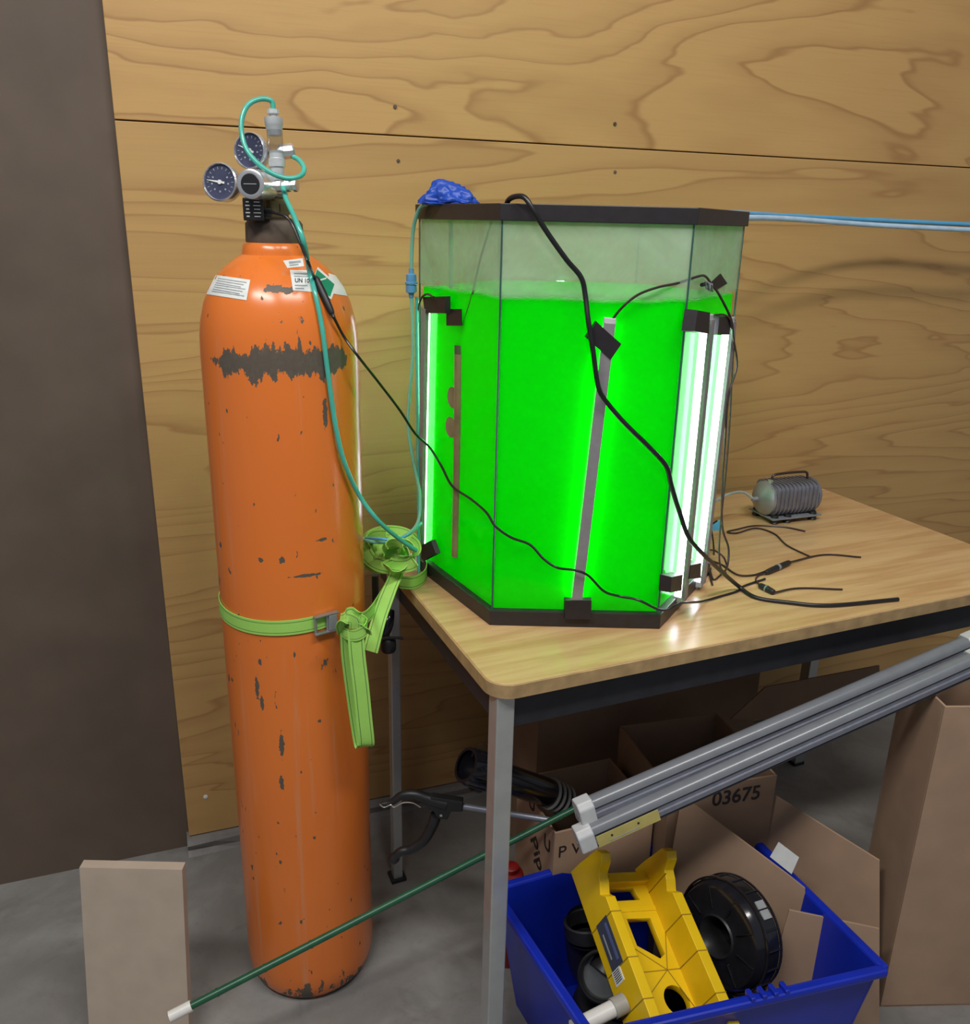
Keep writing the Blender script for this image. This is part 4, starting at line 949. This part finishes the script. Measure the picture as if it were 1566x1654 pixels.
# ------------------------------------------------------------------ two light fixtures (strip lamps, switched off)
def fixture(a, b, label, lab=False):
    L_ = (b - a).length * 1.0; z = (b - a).normalized(); x = Vector((0, -1, 0)); x = (x - z * x.dot(z)).normalized(); y = z.cross(x)
    mm = basis(a, x, y, z); r = thing('strip_light', label, 'light', a)      # local x to the viewer, y up/down
    up = 1 if y.z > 0 else -1
    prof = [(-.013, -.017), (.006, -.019), (.012, -.017), (.012, -.012), (.015, -.011), (.015, -.004), (.012, -.003), (.012, .003), (.010, .006), (-.013, .006)]
    MB().prism([(p[0], p[1] * up) for p in prof], L_, mm).build('aluminium_housing', ALU, r, False)
    lens = [(-.013, .0065)] + [(.0135 * math.cos(math.radians(t)) - .0, .006 + .013 * math.sin(math.radians(t))) for t in range(0, 181, 20)]
    MB().prism([(p[0], p[1] * up) for p in lens], L_, mm).build('lens', CLEAR_L, r, True)
    for y_ in (-.0145, -.0075, .0045): MB().box((.0135 if y_ < 0 else .012, y_ * up, L_ / 2), (.002, .0014, L_), mm).build('housing_groove', APRON, r, False)
    cap = [(-.015, -.019), (.010, -.021), (.017, -.015), (.017, .012), (.009, .021), (-.010, .021), (-.015, .014)]
    for z_ in (-.022, L_): MB().prism([(p[0], p[1] * up) for p in cap], .026, mm @ Matrix.Translation((0, 0, z_))).build('end_cap', WHITE, r, False, .002)
    MB().lathe([(.004, 0), (.004, .001), (.002, .001)], 12, mm @ Matrix.Translation((.002, -.004 * up, -.0225)) @ Matrix.Rotation(math.pi, 4, 'X')).build('socket_hole', GREY, r)
    if lab:
        lb = MB().box((.0158, -.006 * up, .058), (.001, .020, .105), mm).build('rating_label', YLABEL, r, False)
        for zz in (.03, .075): MB().lathe([(.0018, 0), (.0018, .0006)], 8, mm @ Matrix.Translation((.0164, -.004 * up, zz)) @ Matrix.Rotation(math.pi / 2, 4, 'Y')).build('label_hole', INK, lb)
        MB().box((.0164, -.012 * up, .05), (.0004, .0016, .05), mm).build('label_print', PRINT, lb, False)
    settle(r)
def ext(a, b, f): return a + (b - a) * f
a, b = at(952, 1305, 1.13), at(1271, 1168, 1.24); fixture(a, ext(a, b, 2.0), 'upper of two long aluminium strip lights lying on the boxes under the table')
a, b = at(952, 1348, 1.11), at(1271, 1205, 1.20); fixture(a, ext(a, b, 2.0), 'lower of two long aluminium strip lights, with yellow label near its end', True)

q = ext(at(952, 1348, 1.11), at(1271, 1205, 1.20), 1.86)
r, mm = cardbox('tall narrow cardboard box at the far right, carrying the ends of the strip lights', Vector((q.x - .02, q.y - .05, 0)), .05, .17, .13, .0, q.z - .030, CARD)
settle(r)

# ------------------------------------------------------------------ blue bin
bn_ = thing('storage_bin', 'open blue plastic bin holding a yellow mitre box, on the floor beside the front leg', 'bin', (.3, 1.15, 0))
ZB = .25
top4 = [Vector((.035, 1.222, ZB)), Vector((.172, .945, ZB)), Vector((.640, 1.075, ZB)), Vector((.500, 1.420, ZB))]
cb = sum(top4, Vector()) / 4
bot4 = [Vector((cb.x + (p.x - cb.x) * .86, cb.y + (p.y - cb.y) * .86, .0)) for p in top4]
def binwall(i, j, notch=None, name='bin_wall'):
    a, b, c, d = top4[i], top4[j], bot4[j], bot4[i]
    nin = (cb - (a + b) / 2); nin.z = 0; nin.normalize(); th = .004; K = 24; vs = []; fs = []
    for k3 in range(K + 1):
        t = k3 / K; tp = a.lerp(b, t); bt_ = d.lerp(c, t); dz = notch(t) if notch else 0
        tp2 = tp + (bt_ - tp) * (dz / ZB)
        vs += [bt_, tp2, tp2 + nin * th, bt_ + nin * th]
    for k3 in range(K):
        for q_ in range(4): fs.append([k3 * 4 + q_, k3 * 4 + (q_ + 1) % 4, k3 * 4 + 4 + (q_ + 1) % 4, k3 * 4 + 4 + q_])
    fs += [[0, 1, 2, 3], [K * 4 + q_ for q_ in range(4)]]
    return mk(name, vs, fs, BIN, bn_, True)
def lnotch(t):
    return 0 if t < .16 else .0 + .045 * min(1, (t - .16) / .05) if t < .22 else .045 if t < .78 else .045 - .035 * min(1, (t - .78) / .1)
for (i, j) in ((0, 1), (1, 2), (2, 3), (3, 0)): binwall(i, j, None)
MB().prism([(p.x, p.y) for p in bot4], .004).build('bin_floor', BIN, bn_, False)
def rimseg(a, b, w_=.016, h=.014):
    d_ = (b - a).normalized(); n_ = Vector((d_.y, -d_.x, 0))
    if n_.dot((a + b) / 2 - cb) < 0: n_ = -n_
    mm_ = basis(a, d_, n_, Z) ; L_ = (b - a).length
    return MB().box((L_ / 2, w_ / 2 - .003, -h / 2 + .003), (L_ + .012, w_, h), mm_).build('bin_rim', BIN, bn_, False, .004)
for i in range(4): rimseg(top4[i], top4[(i + 1) % 4])
for t in (.52, .56, .60, .64):   # ribs on the front rim
    p = top4[1].lerp(top4[2], t); MB().box((0, -.002, .004), (.008, .020, .010), Matrix.Translation(p) @ Matrix.Rotation(.28, 4, 'Z')).build('rim_rib', BIN, bn_, False, .002)
settle(bn_)
# filler under the visible content: grey sheets of cardboard lying in the bin
# ------------------------------------------------------------------ mitre box
U = Vector((.263, -.897, -.354)).normalized(); V = Vector((.899, .362, -.248)); V = (V - U * V.dot(U)).normalized(); Wn = U.cross(V)
sc = 1.3; MO = CAM + (Vector((.143, .894, .502)) - CAM) * sc
WW = .156; HH = .055 * sc
mo = MO; MM = basis(mo, U, V, Wn)
def ml(px, py, w_):   # pixel -> local (u, v) on the plane w
    P_ = MM @ Vector((0, 0, w_)); p = onpl(px, py, P_, Wn); q_ = MM.inverted() @ p; return (q_.x, q_.y)
def mlv(px, py, v_):
    P_ = MM @ Vector((0, v_, 0)); p = onpl(px, py, P_, V); q_ = MM.inverted() @ p; return (q_.x, q_.z)
mt = thing('mitre_box', 'yellow plastic mitre box lying tilted in the blue bin', 'mitre box', MM @ Vector((.05, .078, 0)))
FT = .012; UE = .232; UF = -.085
h1 = [ml(*p, FT) for p in ((979, 1436), (1022, 1434), (1034, 1454), (996, 1456))]
h2 = [ml(*p, FT) for p in ((1011, 1484), (1050, 1482), (1074, 1541), (1066, 1549), (1028, 1528))]
cc_ = ml(1093, 1616, FT); h3 = [(cc_[0] + .024 * math.cos(a), cc_[1] + .024 * math.sin(a)) for a in [i * math.pi / 14 for i in range(28)]]
print('mitre', h1, h2, cc_, mlv(935, 1420, 0), mlv(957, 1376, 0))
plate_holes('base_plate', [[(UF + .02, .004), (UE, .004), (UE, WW - .004), (UF + .02, WW - .004)], h1, h2, h3], FT, MM, YEL, mt, .0006)
# rims standing around the holes
def uprights(v0, v1, flip):
    fin = [(UF, 0), (UF + .004, .035), (UF + .014, HH + .020), (UF + .026, HH + .030), (UF + .038, HH + .022), (UF + .046, HH + .003), (UF + .060, HH - .002), (-.010, HH - .012), (0, HH), (UE, HH), (UE, 0)]
    m2 = MM @ Matrix(((1, 0, 0, 0), (0, 0, 1, v0), (0, 1, 0, 0), (0, 0, 0, 1)))
    return MB().prism(fin, v1 - v0, m2)
uprights(0, .019, 0).build('side_wall', YEL, mt, False, .0012)
uprights(WW - .020, WW, 0).build('side_wall', YEL, mt, False, .0012)
MB().box((UF + .028, WW / 2, .016), (.018, WW - .04, .020), MM).build('cross_bar', YEL, mt, False, .001)
MB().box((-.006, WW / 2, FT + .001), (.010, WW - .04, .003), MM).build('floor_step', YEL, mt, False, .0005)
def groove(p, q_, wdt=.0014, w_=FT + .0009):
    a_, b_ = Vector((p[0], p[1], w_)), Vector((q_[0], q_[1], w_)); d_ = b_ - a_; n_ = Vector((-d_.y, d_.x, 0)).normalized() * wdt / 2
    MB().add([MM @ (x + Vector((0, 0, o_))) for o_ in (-.001, .0005) for x in (a_ - n_, b_ - n_, b_ + n_, a_ + n_)], [[0, 1, 2, 3], [4, 5, 6, 7], [0, 1, 5, 4], [1, 2, 6, 5], [2, 3, 7, 6], [3, 0, 4, 7]]).build('saw_slot', SLOT, mt, False)
ce = ml(1077, 1567, FT)
for (x, y) in ((.025, .018), (ce[0] + .0, .018), (ce[0] + .062, .018), (ce[0] - .060, WW - .020), (ce[0] + .0, WW - .020), (ce[0] + .066, WW - .020)): groove(ce, (x, y))
def vslot(u_, v_, z0, z1): MB().box((u_, v_, (z0 + z1) / 2), (.0018, .0008, z1 - z0), MM).build('saw_slot', SLOT, mt, False)
for u_ in (ce[0] - .060, ce[0], ce[0] + .066): vslot(u_, WW - .0202, FT, HH); MB().box((u_, WW - .010, HH + .0002), (.0018, .020, .0006), MM).build('saw_slot', SLOT, mt, False)
for u_ in (.025, ce[0], ce[0] + .062): vslot(u_, -.0002, .0, HH); MB().box((u_, .0095, HH + .0002), (.0018, .019, .0006), MM).build('saw_slot', SLOT, mt, False)
vslot(UF + .052, .0192, FT, HH + .004); vslot(UF + .052, WW - .0202, FT, HH + .004)
ls = MB().box((.060, -.0005, .038), (.075, .001, .036), MM).build('maker_label', DPRINT, mt, False)
MB().box((.060, -.0012, .046), (.058, .0006, .006), MM).build('label_print', M('label_blue', (.10, .14, .30), .4), ls, False); MB().box((.062, -.0012, .030), (.040, .0006, .003), MM).build('label_print', PRINT, ls, False)
MB().box((.108, -.0005, .030), (.022, .001, .026), MM).build('bar_code_label', PAPER, mt, False)
for i in range(6): MB().box((.100 + i * .003, -.0012, .030), (.0012, .0006, .018), MM).build('bar_line', INK, mt.children[-1] if False else ls, False)
settle(mt)

# black wheel-like spool at the right of the bin
sp = thing('cable_reel', 'round black ribbed reel leaning behind the yellow mitre box', 'reel', at(1165, 1600, 1.2))
c = at(1172, 1508, 1.185); axd = Vector((-.80, -.52, .22)).normalized(); sm2 = axis_mat(c, axd)
MB().lathe([(.030, .022), (.034, .026), (.050, .022), (.070, .026), (.082, .024), (.090, .012), (.0915, 0), (.0915, -.022), (.087, -.027), (.060, -.027), (.030, -.027), (.030, .022)], 56, sm2, False).build('reel_rim', BLACKG, sp)
MB().lathe([(.026, -.02), (.030, .024), (.034, .028), (.038, .024), (.038, -.02)], 32, sm2).build('hub', BLACK, sp)
for i in range(18):
    mm_ = sm2 @ Matrix.Rotation(i * 2 * math.pi / 18, 4, 'Z')
    MB().box((.0915, 0, -.008), (.005, .003, .036), mm_).build('tread_rib', BLACKG, sp, False, .001)
    if i % 2 == 0: MB().box((.062, 0, .0245), (.036, .0025, .004), mm_).build('face_rib', BLACKG, sp, False, .001)
for z_ in (.010, -.025): MB().lathe([(.0915, z_ - .002), (.0945, z_ - .0015), (.0945, z_ + .0015), (.0915, z_ + .002)], 56, sm2, False).build('rim_bead', BLACKG, sp)
lab_dir = sm2.inverted() @ at(1187, 1478, 1.10); la = math.atan2(lab_dir.y, lab_dir.x)
MB().box((.0925, 0, -.008), (.002, .030, .020), sm2 @ Matrix.Rotation(la, 4, 'Z')).build('reel_label', M('grey_label', (.32, .33, .34), .4), sp, False)
settle(sp)
# black pipe fittings and white pipe
ab = thing('pipe_elbow', 'black pipe elbow in the bin left of the mitre box, upper of two fittings', 'pipe fitting', at(950, 1540, 1.15))
P_ = [at(946, 1490, 1.19), at(944, 1520, 1.205), at(952, 1560, 1.21), at(985, 1590, 1.20)]
MB().tube(P_, .034, 24, caps=False).build('elbow_body', BLACK, ab)
d_ = (P_[0] - P_[1]).normalized(); em = axis_mat(P_[0], (-.12, .22, 1))
MB().lathe([(.034, -.022), (.0385, -.02), (.0385, .003), (.0355, .005), (.033, .003), (.033, -.02)], 32, em, False).build('socket_ring', BLACK, ab)
MB().lathe([(.033, -.03), (.001, -.031)], 24, em).build('elbow_inside', BLACK, ab); settle(ab)
ab = thing('pipe_tee', 'black pipe fitting with a wide grey mouth, lying in the bin beside the white pipe', 'pipe fitting', at(975, 1600, 1.06))
em = axis_mat(at(972, 1578, 1.09), (-.2, -.75, .65))
MB().lathe([(.036, -.07), (.036, -.02), (.040, -.018), (.040, .0), (.037, .003), (.034, .0), (.032, -.02), (.031, -.06)], 36, em, False).build('fitting_body', BLACK, ab)
MB().lathe([(.0325, -.025), (.020, -.03), (.018, -.05), (.001, -.05)], 32, em).build('grey_liner', M('dark_grey_plastic', (.07, .075, .08), .3), ab)
MB().tube([em @ Vector((0, 0, -.03)), em @ Vector((.02, .045, -.04))], .028, 20, smooth=False).build('side_branch', BLACK, ab); settle(ab)
wp = thing('pvc_pipe', 'short white pipe with grey collar poking out at the bottom of the bin', 'pipe', at(970, 1640, 1.0))
A, B = at(925, 1662, .985), at(1000, 1624, 1.02); MB().tube([A, B], .0125, 24, smooth=False).build('pipe_tube', PVC, wp)
d_ = (B - A).normalized(); MB().tube([B - d_ * .012, B + d_ * .010], .0148, 24, smooth=False).build('pipe_collar', M('pale_grey_collar', (.36, .34, .30), .5), wp); settle(wp)
wp = thing('pvc_coupling', 'small white pipe piece tucked between the wide fitting and the mitre box', 'pipe fitting', at(985, 1575, 1.03))
A, B = at(976, 1553, 1.115), at(1004, 1596, 1.10); MB().tube([A, A.lerp(B, .6), A.lerp(B, .62), B], lambda t: .010 if t < .4 else .008, 18, smooth=False).build('coupling_body', PVC, wp)
MB().tube([A - (B - A).normalized() * .001, A + (B - A).normalized() * .0005], .007, 14, smooth=False).build('coupling_mouth', GREY, wp); settle(wp)

# black coil added in the bin so the mitre box holes look dark
pts = []
for i in range(44):
    a = i * math.pi / 8; rr = .105 - .0008 * i
    pts.append(Vector((.285 + rr * 1.15 * math.cos(a + .4), 1.135 + rr * .8 * math.sin(a + .4), (.030 + .0026 * i))))
ch = tube('coiled_hose', [p - pts[0] for p in pts], .017, BLACK, None, 14, n=3); ch.location = pts[0]
tag(ch, 'thick black hose coiled at the bottom of the blue bin under the mitre box', 'hose')
